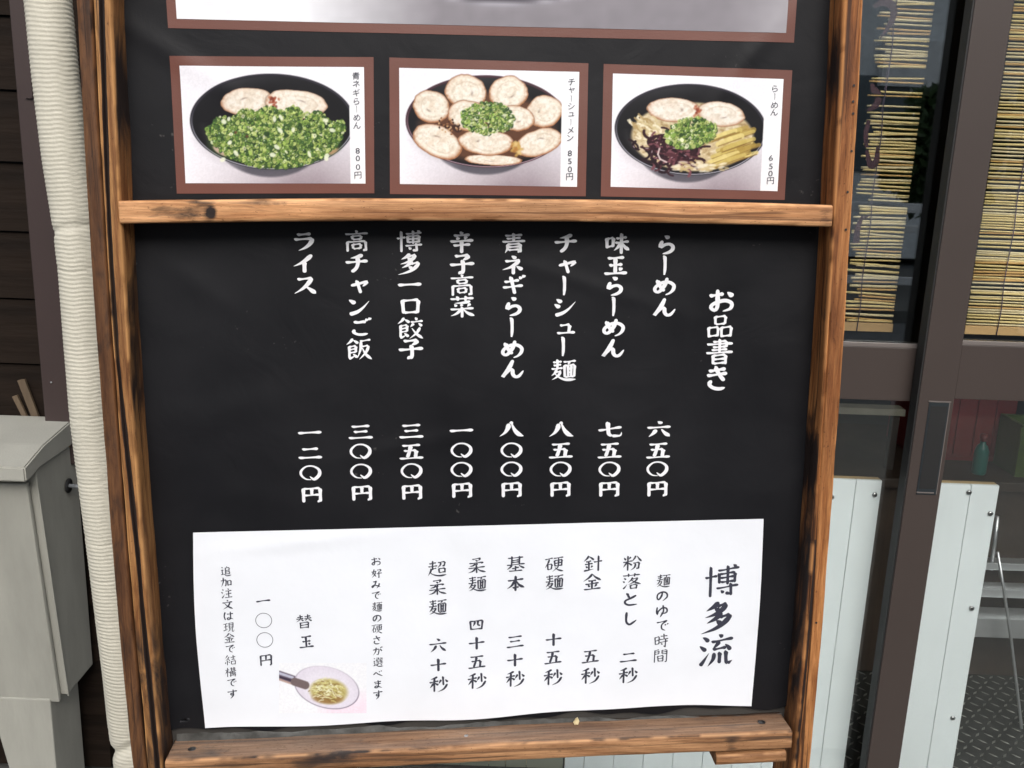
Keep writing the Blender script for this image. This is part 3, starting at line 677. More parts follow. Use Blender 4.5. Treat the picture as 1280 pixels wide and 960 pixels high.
def ribbon(pts, wid, n=10):
    """brush stroke: smooth path with varying width -> verts (2d), quads"""
    pts = np.array(pts, float); t = np.linspace(0, len(pts)-1, n*(len(pts)-1)+1)
    P = np.zeros((len(t), 2)); Wd = np.interp(t, np.arange(len(wid)), wid)
    for i, q in enumerate(t):
        k = min(int(q), len(pts)-2); f = q-k
        p0, p1, p2, p3 = pts[max(k-1, 0)], pts[k], pts[k+1], pts[min(k+2, len(pts)-1)]
        P[i] = .5*((2*p1)+(-p0+p2)*f+(2*p0-5*p1+4*p2-p3)*f*f+(-p0+3*p1-3*p2+p3)*f**3)
    d = np.gradient(P, axis=0); d /= np.linalg.norm(d, axis=1)[:, None]+1e-9; nn = np.stack([-d[:, 1], d[:, 0]], 1)
    A = P+nn*Wd[:, None]/2; B = P-nn*Wd[:, None]/2
    V = np.concatenate([A, B]); m_ = len(P)
    return V, [(i, i+1, m_+i+1, m_+i) for i in range(m_-1)]
STROKES = {
'味': 'v 10 25 12 72;h 12 27 36 24;v 36 22 34 66;h 12 64 36 61;h 46 26 88 21;h 42 46 96 40;v 67 3 67 97;p 64 46 54 66 38 82;n 70 44 80 64 98 80',
'玉': 'h 18 18 82 14;h 24 50 76 46;h 6 88 95 84;v 48 16 48 86;d 62 60 74 72',
'ら': 'd 40 3 50 9 60 17;c 32 28 27 45 25 62 42 50 62 46 76 58 74 76 58 90 34 97',
'め': 'v 20 18 26 40 38 62 50 76;c 60 6 54 34 42 60 26 80 12 76 10 60 24 42 46 30 70 30 88 46 86 68 72 86 54 95',
'ん': 'c 52 3 40 36 24 66 8 94 22 72 38 54 50 56 52 76 62 90 78 86 96 58',
'チ': 'p 76 5 54 17 24 24;h 4 46 97 38;v 54 18 55 50 47 76 28 96',
'ャ': 'c 6 52 40 42 88 28 80 42 66 56;v 36 20 46 58 56 97',
'シ': 'd 14 8 26 17 36 26;d 6 34 18 43 28 53;t 10 92 40 80 66 58 94 20',
'ュ': 'h 18 34 68 29;v 68 30 63 76;h 4 80 96 75',
'麺': 'h 10 16 44 13;v 27 3 27 50;h 12 30 42 27;h 4 46 48 42;p 24 48 18 64 4 78;h 20 60 42 57;p 40 58 28 80 6 96;n 16 66 34 84 60 95 99 93;h 50 14 98 9;p 74 12 68 27;v 54 30 56 84;h 54 30 94 27;v 94 27 92 82;v 68 30 69 80;v 81 30 80 80;h 68 47 80 45;h 68 62 80 60;h 56 82 92 80',
'青': 'h 16 14 84 10;h 22 28 78 24;h 5 43 96 39;v 50 2 50 42;p 26 54 26 76 16 97;h 26 55 76 52;v 76 52 77 94;d 76 92 66 88;h 28 68 74 66;h 28 82 74 80',
'ネ': 'd 44 1 54 8 63 16;h 18 29 80 24;p 78 25 58 46 36 62 6 74;v 52 48 52 97;d 64 54 76 62 90 73',
'ギ': 'h 12 35 74 26;h 6 64 90 53;v 38 7 47 50 56 97;d 74 6 84 19;d 87 -2 97 11',
'辛': 'v 50 1 50 15;h 20 19 82 15;d 32 24 38 38;p 68 20 62 38;h 6 46 96 40;h 18 64 84 59;v 50 42 50 99',
'子': 'h 22 14 76 10;p 78 10 66 24 50 34;v 50 32 54 50 54 80 48 95;d 49 94 36 86;h 3 54 98 47',
'高': 'v 50 0 50 13;h 6 18 94 13;v 32 26 34 42;h 32 26 68 24;v 68 24 66 42;h 34 41 66 40;v 14 52 14 98;h 14 53 84 49;v 84 49 86 94;d 86 92 74 88;v 34 64 36 84;h 34 64 66 62;v 66 62 64 84;h 36 83 64 82',
'菜': 'h 5 15 95 10;v 32 2 34 23;v 66 1 62 23;p 82 24 56 31 20 34;d 20 38 29 49;d 44 36 51 47;p 82 34 70 49;h 5 62 95 56;v 50 50 50 99;p 46 60 30 80 6 92;n 54 60 72 78 98 90',
'博': 'h 1 36 35 31;v 18 3 18 98;h 36 15 97 9;v 64 0 64 60;d 80 -1 90 7;v 42 24 44 56;h 42 25 88 22;v 88 22 86 54;h 44 38 86 36;h 44 52 86 50;h 34 69 99 63;v 76 56 78 94;d 78 93 62 87;d 46 75 56 86',
'多': 'p 52 2 40 16 18 29;h 46 13 74 9;p 75 9 60 28 40 42 14 51;d 42 21 54 30;p 62 36 44 54 20 68;h 54 48 86 43;p 88 43 70 68 44 86 5 99;d 46 60 60 71',
'口': 'v 15 18 20 88;h 15 21 86 16;v 86 16 81 86;h 20 82 83 80',
'餃': 'p 26 2 18 16 1 31;d 28 10 38 17 47 25;v 12 38 12 93;h 12 39 38 36;v 38 36 37 66;h 13 52 37 50;h 13 66 37 65;t 10 95 24 88 36 79;d 26 72 43 89;v 73 1 74 15;h 52 22 99 17;p 64 28 50 45;d 82 26 95 41;p 88 46 74 72 46 98;n 56 50 74 76 99 97',
'飯': 'p 26 2 18 16 1 31;d 28 10 38 17 47 25;v 12 38 12 93;h 12 39 38 36;v 38 36 37 66;h 13 52 37 50;h 13 66 37 65;t 10 95 24 88 36 79;d 26 72 43 89;h 54 14 95 8;p 58 14 56 50 43 92;h 60 38 86 35;p 88 35 76 66 50 98;n 62 44 76 74 99 97',
'ご': 'c 22 20 44 24 74 18 66 28;c 26 64 22 80 38 91 60 93 86 87;d 76 2 85 15;d 90 -4 99 9',
'ン': 'd 10 16 24 25 36 36;t 12 91 44 78 70 54 95 20',
'ラ': 'h 22 14 80 10;h 10 39 86 34;p 88 33 76 60 54 82 26 97',
'イ': 'p 84 3 64 26 38 47 6 64;v 52 38 52 97',
'ス': 'h 18 19 80 13;p 80 12 60 44 36 70 4 93;n 52 56 70 70 94 93',
'お': 'h 6 30 60 22;c 36 3 37 40 37 76 28 91 13 80 20 66 44 54 70 50 91 62 86 84 58 95;d 72 14 84 23 94 33',
'品': 'v 30 8 32 42;h 30 9 72 6;v 72 6 69 40;h 32 40 70 38;v 5 54 8 97;h 5 55 44 53;v 44 53 42 92;h 8 90 42 88;v 56 53 58 96;h 56 54 96 51;v 96 51 93 93;h 58 90 93 88',
'書': 'h 26 10 74 7;v 75 7 74 31;h 5 20 97 16;h 26 31 74 28;h 22 42 78 39;h 3 54 98 49;v 50 -1 50 51;v 28 62 29 98;h 28 63 72 60;v 73 60 73 98;h 29 78 71 76;h 29 94 71 92',
'き': 'h 16 21 80 11;h 10 40 86 30;v 38 1 50 24 62 44 76 62;c 28 60 20 76 34 91 58 96 80 90',
'円': 'v 13 14 14 97;h 13 16 86 12;v 87 12 88 94;d 88 93 75 88;v 50 14 50 52;h 15 55 86 51',
'四': 'v 12 24 17 86;h 12 24 88 20;v 89 20 84 86;p 40 24 38 44 28 60;v 60 22 60 50 74 55;h 17 82 84 80',
'流': 'd 10 6 20 13 28 21;d 1 32 12 41 19 49;t 4 94 16 78 29 56;d 56 -1 67 8;h 34 21 95 14;p 58 20 48 34 39 44;h 40 45 80 40;d 74 32 84 40 92 51;p 44 56 42 76 27 98;v 60 54 60 91;v 78 52 78 84 84 92;t 84 92 99 84',
'粉': 'd 7 13 16 29;p 42 9 32 27;h 1 43 49 38;v 25 3 25 98;p 22 46 3 76;d 28 46 48 66;p 68 5 62 24 46 44;n 76 6 84 22 99 42;h 56 53 86 48;v 87 48 84 88;d 84 88 72 84;p 68 52 62 76 42 96',
'落': 'h 5 13 95 8;v 32 0 34 21;v 68 0 64 21;d 9 27 20 36;d 3 45 14 54;t 5 97 16 82 27 64;p 56 24 48 40 31 55;h 54 33 84 30;p 85 30 66 53 34 70;n 46 38 66 54 99 68;v 44 72 45 98;h 44 73 78 70;v 79 70 78 97;h 45 93 77 91',
'と': 'v 28 6 37 24 44 42;c 86 24 56 42 24 60 22 80 44 93 90 90',
'し': 'c 34 3 32 40 34 76 48 93 70 84 90 64',
'秒': 'p 44 3 30 12 7 19;h 1 37 51 31;v 27 12 27 99;p 24 40 2 74;d 30 42 48 57;v 74 3 74 58;p 62 22 51 48;d 84 22 99 40;p 95 50 78 82 44 99',
'針': 'p 28 1 18 18 1 35;d 30 6 40 16 54 29;h 14 39 42 35;h 7 55 48 50;v 28 38 28 90;d 11 64 20 77;p 47 62 38 77;t 2 97 30 90 55 84;h 56 43 99 37;v 79 3 79 99',
'金': 'p 50 0 34 22 3 44;n 52 2 68 20 98 42;h 28 45 72 41;h 15 63 85 57;v 50 42 50 93;d 27 68 36 81;p 75 66 64 83;h 5 97 96 92',
'硬': 'h 1 17 43 12;p 24 16 18 44 1 72;v 14 50 16 86;h 14 51 38 48;v 38 48 36 82;h 16 82 37 80;h 46 12 99 8;v 52 26 54 64;h 52 26 92 23;v 92 23 90 62;h 54 43 90 41;h 54 60 90 58;p 72 10 70 64 58 84 40 98;n 54 70 72 87 99 97',
'基': 'h 10 15 90 10;v 30 2 30 56;v 70 1 70 54;h 32 28 68 26;h 32 41 68 39;h 3 57 97 52;p 32 58 18 74 3 84;n 66 58 80 70 98 80;h 32 77 68 73;v 50 64 50 94;h 13 97 87 93',
'本': 'h 7 30 93 24;v 50 2 50 99;p 46 30 30 60 3 82;n 53 30 70 58 98 78;h 33 76 67 72',
'柔': 'h 26 9 72 5;p 72 6 58 19;d 42 15 56 24;h 12 35 84 29;p 86 29 74 39;v 52 30 54 48;d 54 48 42 44;p 46 38 30 50 15 55;h 5 66 95 60;v 50 50 50 99;p 47 66 30 84 4 94;n 53 66 70 82 98 92',
'超': 'h 8 19 44 14;v 26 2 26 60;h 1 38 51 32;h 27 51 46 48;p 16 50 14 70 1 94;n 8 70 26 88 60 97 99 92;h 56 13 92 9;v 93 9 89 38;d 89 38 78 34;p 70 12 66 28 53 44;v 58 52 60 80;h 58 53 92 50;v 93 50 91 79;h 60 77 90 75',
'替': 'h 8 17 44 13;h 3 31 48 27;p 26 1 26 30 3 51;d 30 33 45 45;h 54 16 92 12;h 52 30 97 26;p 74 0 74 28 54 49;n 76 30 86 40 99 48;v 26 56 27 98;h 26 58 76 54;v 77 54 76 98;h 27 75 75 72;h 27 93 75 91',
'の': 'c 54 16 46 50 28 80 12 66 22 34 54 16 84 30 86 62 58 90',
'好': 'p 26 4 20 40 6 66;c 12 42 30 62 46 86;p 40 30 30 62 3 95;h 1 35 50 29;h 56 16 90 12;p 91 11 80 26 70 35;v 70 34 73 60 70 95;d 70 94 60 87;h 50 55 99 48',
'み': 'c 20 16 40 18 58 11 44 40 26 74 10 84 10 66 40 58 70 66 94 78;p 80 34 76 66 54 97',
'で': 'h 8 23 88 12;c 86 13 60 26 46 50 50 78 78 92;d 70 38 78 48;d 87 32 95 42',
'さ': 'h 12 35 84 22;v 40 1 54 30 74 58;c 28 58 20 76 34 92 58 96 78 91',
'が': 'c 5 35 40 28 62 28 64 56 54 92 40 84;p 36 3 30 50 5 92;d 76 22 93 49;d 78 2 86 14;d 92 -3 99 9',
'選': 'c 6 38 24 40 15 56 24 70 6 88;n 6 87 34 84 60 96 99 92;d 12 6 24 17;h 36 8 58 6;v 58 6 56 22;h 38 20 56 18;c 38 20 38 35 60 30;h 68 8 92 6;v 92 6 90 20;h 70 20 90 18;c 70 20 70 35 96 28;h 36 46 96 42;v 52 36 53 62;v 78 34 77 60;h 32 65 99 59;p 54 68 50 76 38 85;d 76 68 90 80',
'べ': 'c 3 64 22 46 34 38 56 56 97 84;d 62 24 70 35;d 80 16 88 27',
'ま': 'h 15 25 85 18;h 19 45 81 39;c 54 1 54 50 52 80 32 93 18 80 36 70 60 76 90 95',
'す': 'h 5 27 95 20;c 58 1 60 50 46 63 32 54 44 42 60 46 60 70 34 99',
'追': 'c 6 38 24 40 15 56 24 70 6 88;n 6 87 34 84 60 96 99 92;d 12 6 24 17;d 66 -1 58 11;v 46 16 48 78;h 46 18 82 15;v 83 15 80 42;h 48 42 80 40;h 48 57 86 54;v 87 54 84 78;h 48 78 84 76',
'加': 'h 3 33 50 26;c 50 26 49 60 45 88 32 80;p 26 3 24 50 3 96;v 62 34 64 86;h 62 36 92 32;v 93 32 90 82;h 64 80 90 77',
'注': 'd 10 7 22 18;d 1 33 14 44;t 3 95 16 78 28 56;d 60 -1 70 12;h 38 27 94 20;h 42 55 90 49;v 66 24 66 90;h 32 95 99 88',
'文': 'd 46 -1 56 13;h 5 31 97 24;p 73 28 54 66 7 98;n 25 32 50 66 99 95',
'は': 'v 16 5 11 50 20 92;h 38 33 95 26;c 68 3 70 50 68 82 46 93 36 78 60 70 96 90',
'現': 'h 3 19 40 14;h 6 47 38 42;t 1 86 24 78 45 65;v 22 16 22 78;v 54 8 55 60;h 54 9 88 6;v 89 6 87 58;h 56 26 87 24;h 56 42 87 40;h 56 59 87 57;p 62 60 58 80 38 98;v 78 60 78 90;t 78 92 90 92 99 73',
'結': 'p 28 1 14 22 3 31;p 42 17 20 44 3 53;d 30 40 43 55;v 22 52 22 98;d 8 66 3 85;d 34 64 43 77;h 54 23 99 17;v 76 1 76 44;h 58 47 94 42;v 58 60 60 95;h 58 62 94 59;v 95 59 92 93;h 60 91 92 88',
'構': 'h 1 31 40 26;v 20 1 20 99;p 20 34 1 71;d 24 42 39 57;h 46 14 96 10;v 58 -1 60 38;v 82 -1 80 36;h 48 27 94 23;h 42 41 99 36;v 70 36 70 84;v 50 50 50 99;h 50 52 90 49;v 91 49 91 96;h 52 66 90 64;h 40 81 99 77',
'ゆ': 'c 14 15 9 50 16 76 24 50 50 24 84 30 86 60 58 73 42 60;c 56 0 63 50 38 99',
'時': 'v 6 20 8 76;h 6 22 34 19;v 34 19 33 74;h 8 46 33 44;h 8 74 33 72;h 46 16 90 12;v 68 0 68 36;h 40 39 99 33;h 42 59 99 53;v 80 40 80 98;d 80 96 66 89;d 50 66 61 79',
'間': 'v 8 10 8 99;h 8 11 40 9;h 9 23 38 21;h 9 36 40 34;v 40 9 39 36;v 60 8 60 34;h 60 9 92 6;v 93 6 93 96;d 93 95 80 89;h 61 21 92 19;h 61 34 92 32;v 32 50 33 90;h 32 50 68 48;v 68 48 67 88;h 33 68 67 66;h 33 88 67 86',
'一': 'h 3 54 50 50 97 48', '二': 'h 18 28 82 24;h 3 80 97 76', '三': 'h 14 18 86 13;h 22 50 78 46;h 2 88 98 83',
'十': 'h 7 50 93 44;v 50 4 50 98',
'六': 'd 44 0 54 8 58 17;h 4 40 97 34;p 38 50 30 72 10 96;n 60 48 72 68 94 94',
'七': 'h 3 56 96 36;v 40 4 42 50 46 80 60 90;t 58 90 90 88 96 66',
'五': 'h 14 14 86 9;v 48 12 44 40 34 88;h 20 46 70 42;v 70 42 66 88;h 3 94 98 88',
'八': 'p 38 14 36 40 24 70 2 94;d 40 12 56 8;n 50 14 62 52 80 82 99 92',
}
PROF = {'h': [.75, 1.0, .72, .64, .68, .85, 1.25, 1.0], 'v': [.85, 1.25, 1.05, .98, 1.0, 1.05, .95], 'p': [.85, 1.3, 1.1, .85, .5, .12],
        'n': [.4, .65, .95, 1.3, 1.35, .3], 'd': [.35, .9, 1.3, 1.15], 't': [1.25, 1.1, .75, .4, .1], 'c': [.8, 1.15, .95, .9, 1.0, 1.0, .9, .35]}
def stroke_mesh(ty, pts, w):
    pts = np.array(pts, float)
    if ty == 'h' and len(pts) == 2: pts = np.array([pts[0], pts[0]*.75+pts[1]*.25+[0, .8], pts[0]*.25+pts[1]*.75+[0, -.6], pts[1]])
    q = []
    for k in range(len(pts)-1):
        p0, p1, p2, p3 = pts[max(k-1, 0)], pts[k], pts[k+1], pts[min(k+2, len(pts)-1)]
        for f in np.linspace(0, 1, 9)[:-1]: q.append(.5*((2*p1)+(-p0+p2)*f+(2*p0-5*p1+4*p2-p3)*f*f+(-p0+3*p1-3*p2+p3)*f**3))
    q.append(pts[-1]); q = np.array(q)
    s = np.concatenate([[0], np.cumsum(np.hypot(*np.diff(q, axis=0).T))]); L = s[-1]
    # extra samples near both ends for round tips
    e = w*.5; ss = np.unique(np.concatenate([np.linspace(0, L, max(7, int(L/6))), [e*x for x in (.06, .2, .45, 1)], [L-e*x for x in (.06, .2, .45, 1)]])); ss = ss[(ss >= 0) & (ss <= L)]
    P = np.stack([np.interp(ss, s, q[:, 0]), np.interp(ss, s, q[:, 1])], 1)
    pr = PROF[ty]; Wd = np.interp(ss/L, np.linspace(0, 1, len(pr)), pr)*w*(.88 if ty == 'h' else 1)
    cap = lambda x: np.sqrt(np.clip(1-(1-np.clip(x/e, 0, 1))**2, 0, 1))
    Wd = np.maximum(Wd*cap(ss)*cap(L-ss), .15)
    d = np.gradient(P, axis=0); d /= np.linalg.norm(d, axis=1)[:, None]+1e-9; nn = np.stack([-d[:, 1], d[:, 0]], 1)
    # brush held slanting: ends are cut on the diagonal
    P = P+d*0
    sk = .22*w*np.stack([np.ones(len(P)), np.ones(len(P))], 1)
    A = P+nn*Wd[:, None]/2; B = P-nn*Wd[:, None]/2
    if ty in 'hv':
        m0 = np.exp(-(ss/(w*.7))**2)[:, None]; dd = np.array([.30, .42])*w*.55
        A = A+m0*dd*np.sign(nn@np.array([.4, 1.0]))[:, None]*.5; B = B-m0*dd*np.sign(nn@np.array([.4, 1.0]))[:, None]*.5
    V = np.concatenate([A, B]); n = len(P)
    return V, [(i, n+i, n+i+1, i+1) for i in range(n-1)]
def brush_glyph(ch, st):
    S_ = STROKES[ch].split(';'); n = len(S_)
    w = max(9.6, 17.5-.62*n)*{'bold': 1.0, 'title': 1.0, 'brush': .84, 'small': .78, 'tiny': .5}[st]
    V, Fc, Z = [], [], []
    rg = np.random.RandomState(sum(ord(c) for c in ch+st))
    for k, sx in enumerate(S_):
        t = sx.split(); p = np.array(t[1:], float).reshape(-1, 2)
        if st in ('brush', 'title', 'small'): p = p+rg.normal(0, 1.0 if st != 'small' else 1.6, p.shape); p[:, 1] -= (p[:, 0]-50)*.055
        v, f = stroke_mesh(t[0], p, w*(.85 if (ch in '博' and st == 'title') else 1))
        Fc += [tuple(i+len(V) for i in q) for q in f]; V += v.tolist(); Z += [k*.0012]*len(v)
    V = (np.array(V)-50)/100; V[:, 1] *= -1
    sc = np.array([1.02, .96])*(.76 if ch in 'ャュ' else 1)
    if ch in 'らめんチシンイスラネギおきとしのみでさがべますはゆ': sc = sc*np.array([.93, .88])
    if ch in 'ご': sc = sc*np.array([.86, .80])
    if ch in '口品四円': sc = sc*np.array([.88, .88])
    if ch in '一二三五六七八十': sc = sc*np.array([.97, .86])
    if ch in '書青': sc = sc*np.array([.98, .95])
    if st != 'bold': sc = sc*.97
    if ch == '一': pass
    return V*sc, Fc, np.array(Z)
def special(ch, st):
    bold = st == 'bold'; k = {'bold': 1.0, 'title': .9, 'brush': .62, 'small': .55, 'tiny': .4}[st]
    if ch == '|':
        return ribbon([(-.09, .42), (-.02, .34), (.0, .1), (.0, -.2), (-.02, -.42)], [.03*k, .15*k, .12*k, .12*k, .06*k])
    if ch == 'O':
        pts = [(.02, -.34), (-.20, -.30), (-.37, -.10), (-.36, .12), (-.16, .33), (.12, .34), (.34, .16), (.34, -.10), (.14, -.32), (-.03, -.17)]
        return ribbon(pts, [.03, .07, .10, .10, .07, .08, .12, .15, .14, .02], 6)
    if ch == 'o':
        pts = [(.5*math.cos(a), .48*math.sin(a)) for a in np.linspace(.5, .5+2*math.pi, 25)]
        return ribbon(pts, [.035]*25, 2)
    h = .115*k; b = .165*k                                   # horizontal strokes of the plain numerals
    def hs(x0, x1, y): return ribbon([(x0, y-.02), (x0+.10, y+.015), ((x0+x1)/2, y+.03), (x1-.12, y+.06), (x1, y+.0)], [.05*k, b*.75, h*.8, b, .05*k], 5)
    parts = {'一': [hs(-.45, .47, 0)], '二': [hs(-.32, .34, .24), hs(-.46, .48, -.27)], '三': [hs(-.34, .36, .33), hs(-.28, .30, .03), hs(-.46, .48, -.34)]}.get(ch)
    if ch == '十': parts = [hs(-.42, .43, .03), ribbon([(-.08, .46), (-.0, .38), (0, 0), (-.01, -.46)], [.04*k, b, h, .06*k], 6)]
    if ch == '八': parts = [ribbon([(-.14, .30), (-.13, .15), (-.24, -.15), (-.47, -.36)], [.08*k, b*1.0, b*.8, .02]), ribbon([(.0, .36), (.05, .30), (.18, -.05), (.34, -.28), (.50, -.33)], [.04, h, b, b*1.25, .03])]
    if ch == '六': parts = [ribbon([(-.06, .48), (.04, .40), (.07, .28)], [.04, b*.9, .05], 5), hs(-.44, .46, .10), ribbon([(-.10, -.02), (-.16, -.18), (-.34, -.42)], [b*.7, b*.8, .02], 5), ribbon([(.10, .0), (.22, -.18), (.36, -.40)], [.04, b*.8, b*1.0], 5)]
    if ch == '七': parts = [ribbon([(-.46, -.03), (-.3, .02), (.2, .16), (.44, .22)], [.05, b*.8, h, .1*k], 5), ribbon([(-.12, .44), (-.08, .36), (-.08, -.05), (-.04, -.26), (.12, -.34), (.34, -.32), (.42, -.16)], [.04, b, h, h*1.1, b*.9, b*.9, .02], 5)]
    if ch == '五': parts = [hs(-.34, .36, .36), ribbon([(-.02, .36), (-.06, .1), (-.18, -.36)], [h, h*1.1, h], 5), ribbon([(-.30, .05), (.0, .09), (.24, .11), (.22, -.05), (.17, -.36)], [.05, h*.8, b*.9, h, h], 6), hs(-.47, .48, -.40)]
    if parts is None: return None
    V, Fc = [], []
    z = 0; Z = []
    for v, f in parts:
        Fc += [tuple(i+len(V) for i in q) for q in f]; Z += [z]*len(v); z += .0012; V += v.tolist()
    return np.array(V), Fc, Z
def build_glyphs():
    objs = {}
    for (ch, st) in REQ:
        sp = brush_glyph(ch, st) if (ch in STROKES and st != 'tiny') else special(ch, st)
        if sp is not None:
            V = np.asarray(sp[0]); Zz = np.array(sp[2]) if len(sp) > 2 else np.zeros(len(V))
            REQ[(ch, st)] = (V, [tuple(f) for f in sp[1]], Zz); continue
        c = bpy.data.curves.new('g', 'FONT'); c.body = ch; c.resolution_u = 3; c.size = 1.0; c.offset = STY[st]['off']; c.fill_mode = 'FRONT'
        o = bpy.data.objects.new('g', c); C.objects.link(o); objs[(ch, st)] = o
    dg = bpy.context.evaluated_depsgraph_get(); dg.update()
    for key, o in objs.items():
        ev = o.evaluated_get(dg); me = ev.to_mesh()
        n = len(me.vertices); co = np.zeros(n*3); me.vertices.foreach_get('co', co); co = co.reshape(-1, 3)[:, :2]
        fs = [tuple(p.vertices) for p in me.polygons]; ev.to_mesh_clear()
        mid = (co.min(0)+co.max(0))/2; co = co-mid
        s = STY[key[1]]; co = co.copy(); co[:, 1] += s['slant']*co[:, 0]
        V, Fc, Zz = [], [], []
        a, b = s['nib']; K = 8 if key[1] in ('bold', 'title') else 5
        if key[1] == 'tiny': K = 3
        for k in range(K):
            t = 2*math.pi*k/K; dx, dy = a*math.cos(t), b*math.sin(t); c_, s_ = math.cos(s['ang']), math.sin(s['ang'])
            off = np.array([dx*c_-dy*s_, dx*s_+dy*c_])
            Fc += [tuple(i+len(V)*n for i in f) for f in fs]; V.append(co+off); Zz.append(np.full(n, k*.0012))
        REQ[key] = (np.concatenate(V), Fc, np.concatenate(Zz))
    for o in objs.values():
        c = o.data; bpy.data.objects.remove(o); bpy.data.curves.remove(c)
for it in ITEMS:
    for ch, x, y in it[5]: want(ch, it[2])
build_glyphs()
PAR = {'banner': (banner, .0009), 'notice': (notice, .0036), 'p1': (fr1, .0016), 'p2': (fr2, .0016), 'p3': (fr3, .0016)}
# heights of the notice above the banner follow the sheet itself
def inv_bilin(X, Y):
    tl, tr, br, bl = [np.array(c) for c in pc]
    u = np.full_like(X, .5); v = np.full_like(X, .5)
    for _ in range(12):
        P = (tl*((1-u)*(1-v))[..., None]+tr*(u*(1-v))[..., None]+br*(u*v)[..., None]+bl*((1-u)*v)[..., None])
        du = ((tr-tl)*(1-v)[..., None]+(br-bl)*v[..., None]); dv = ((bl-tl)*(1-u)[..., None]+(br-tr)*u[..., None])
        ex_ = X-P[..., 0]; ey_ = Y-P[..., 1]; det = du[..., 0]*dv[..., 1]-du[..., 1]*dv[..., 0]
        u = u+(ex_*dv[..., 1]-ey_*dv[..., 0])/det; v = v+(du[..., 0]*ey_-du[..., 1]*ex_)/det
    return np.clip(u, 0, 1), np.clip(v, 0, 1)
for parent, m, st, w, h, rows, lab, dz in ITEMS:
    V, Fc = [], []; nv = 0
    for ch, px, py in rows:
        gv, gf, gz = REQ[(ch, st)]
        small = .74 if ch in 'ャュ' else 1.0
        if ch in '|': gv = gv
        ww = w*(1 if ch not in '850o6' or st != 'tiny' else 1.15); hh = h
        X0, Y0 = on(px, py); X1, _ = on(px+10, py); _, Y1 = on(px, py-10)
        sx = (X1-X0)/10; sy = (Y1-Y0)/10
        X = X0+gv[:, 0]*ww*sx; Y = Y0+gv[:, 1]*hh*sy
        V.append(np.stack([X, Y, gz*.02], 1)); Fc += [tuple(i+nv for i in f) for f in gf]; nv += len(gv)
    V = np.concatenate(V); par, off = PAR[parent]
    z = wav(V[:, 0], V[:, 1])+off
    if parent == 'notice':
        u, v = inv_bilin(V[:, 0], V[:, 1]); z = wav(V[:, 0], V[:, 1])+.0016+paper_z(u, v)+.0004
    V[:, 2] += z
    mesh('lettering', V, Fc, M[m], par)
lad_v = lad.data
co = np.zeros(len(lad_v.vertices)*3); lad_v.vertices.foreach_get('co', co); co = co.reshape(-1, 3)
u, v = inv_bilin(co[:, 0], co[:, 1]); co[:, 2] = wav(co[:, 0], co[:, 1])+.0016+paper_z(u, v)+.0003
lad_v.vertices.foreach_set('co', co.ravel()); lad_v.update()
#SPLIT
# ================================================================== THE SHOP FRONT
YD = 2.0
# left: wall of dark horizontal planks
wall = thing('plank_wall', 'dark brown wall of horizontal planks left of the menu board', 'wall', (-1.6, 2.02, 0))
pr = None; rw = random.Random(4)
z = 1.593-.1415*11-.02
k = 0
while z < 3.0:
    z0 = max(z, .0)
    if pr is None:
        V = []; 
        pr = prism('plank', [(-.012, .002), (-.004, .139), (.012, .139), (.012, .002)], -.8, .67, M['plank'], wall)
        pr.location = (0, 0, z)
    else:
        q = pr.copy(); C.objects.link(q); q.parent = wall; q.location = (rw.uniform(-.004, .004), rw.uniform(-.0012, .0012), z)
    z += .1415; k += 1
boxes('sheathing', [(-2.4+1.6, -.93+1.6, .013, .09, .0, 3.0)], M['matt_black'], wall)
# brown metal corner post
tp = thing('corner_post', 'dark brown metal corner post between the plank wall and the pale ribbed pipe', 'post', (-.958, 1.97, 0))
boxes('post_body', [(-.034, .032, -.012, .034, .80, 3.0)], M['trim'], tp, .003)
p_ = pw(35, 115, 1.957)
boxes('clip', [(-.016, .010, -.0165, -.0125, p_[2]-.012, p_[2]+.012), (-.003, .0, -.019, -.0165, p_[2]-.010, p_[2]+.022)], M['trim'], tp)
p_ = pw(64, 478, 1.957)
tube('screw', [(p_[0]+.958, -.0125, p_[2]), (p_[0]+.958, -.0145, p_[2])], .0022, M['steel'], tp, 8)
# two pale offcuts of wood standing on the lid of the meter box's ledge, against the planks
for (a, b, w_, lab) in (((26, 476), (44, 522), .016, 'taller dull brown wood offcut leaning on the dark plank wall above the grey box'),
                        ((18, 496), (31, 522), .011, 'shorter dull brown wood offcut leaning left of the taller one on the plank wall')):
    p0 = pw(*a, 1.996); p1 = pw(*b, 1.990); e_ = .006
    V = [(p0[0]-w_/2, p0[1], p0[2]), (p0[0]+w_/2, p0[1], p0[2]+.004), (p1[0]+w_/2, p1[1], p1[2]), (p1[0]-w_/2, p1[1], p1[2])]
    V += [(x, y+e_, z) for x, y, z in V]
    o = mesh('wood_offcut', V, [(3, 2, 1, 0), (4, 5, 6, 7), (0, 1, 5, 4), (2, 3, 7, 6), (1, 2, 6, 5), (3, 0, 4, 7)], M['offcut'])
    tag(o, lab, 'wood offcut')
q = pw(30, 524, 1.994)
o = boxes('ledge_block', [(q[0]-.05, q[0]+.03, 1.985, 2.006, .6, q[2]-.001)], M['plank']); tag(o, 'dark block behind the grey box that carries the two wood offcuts', 'block')
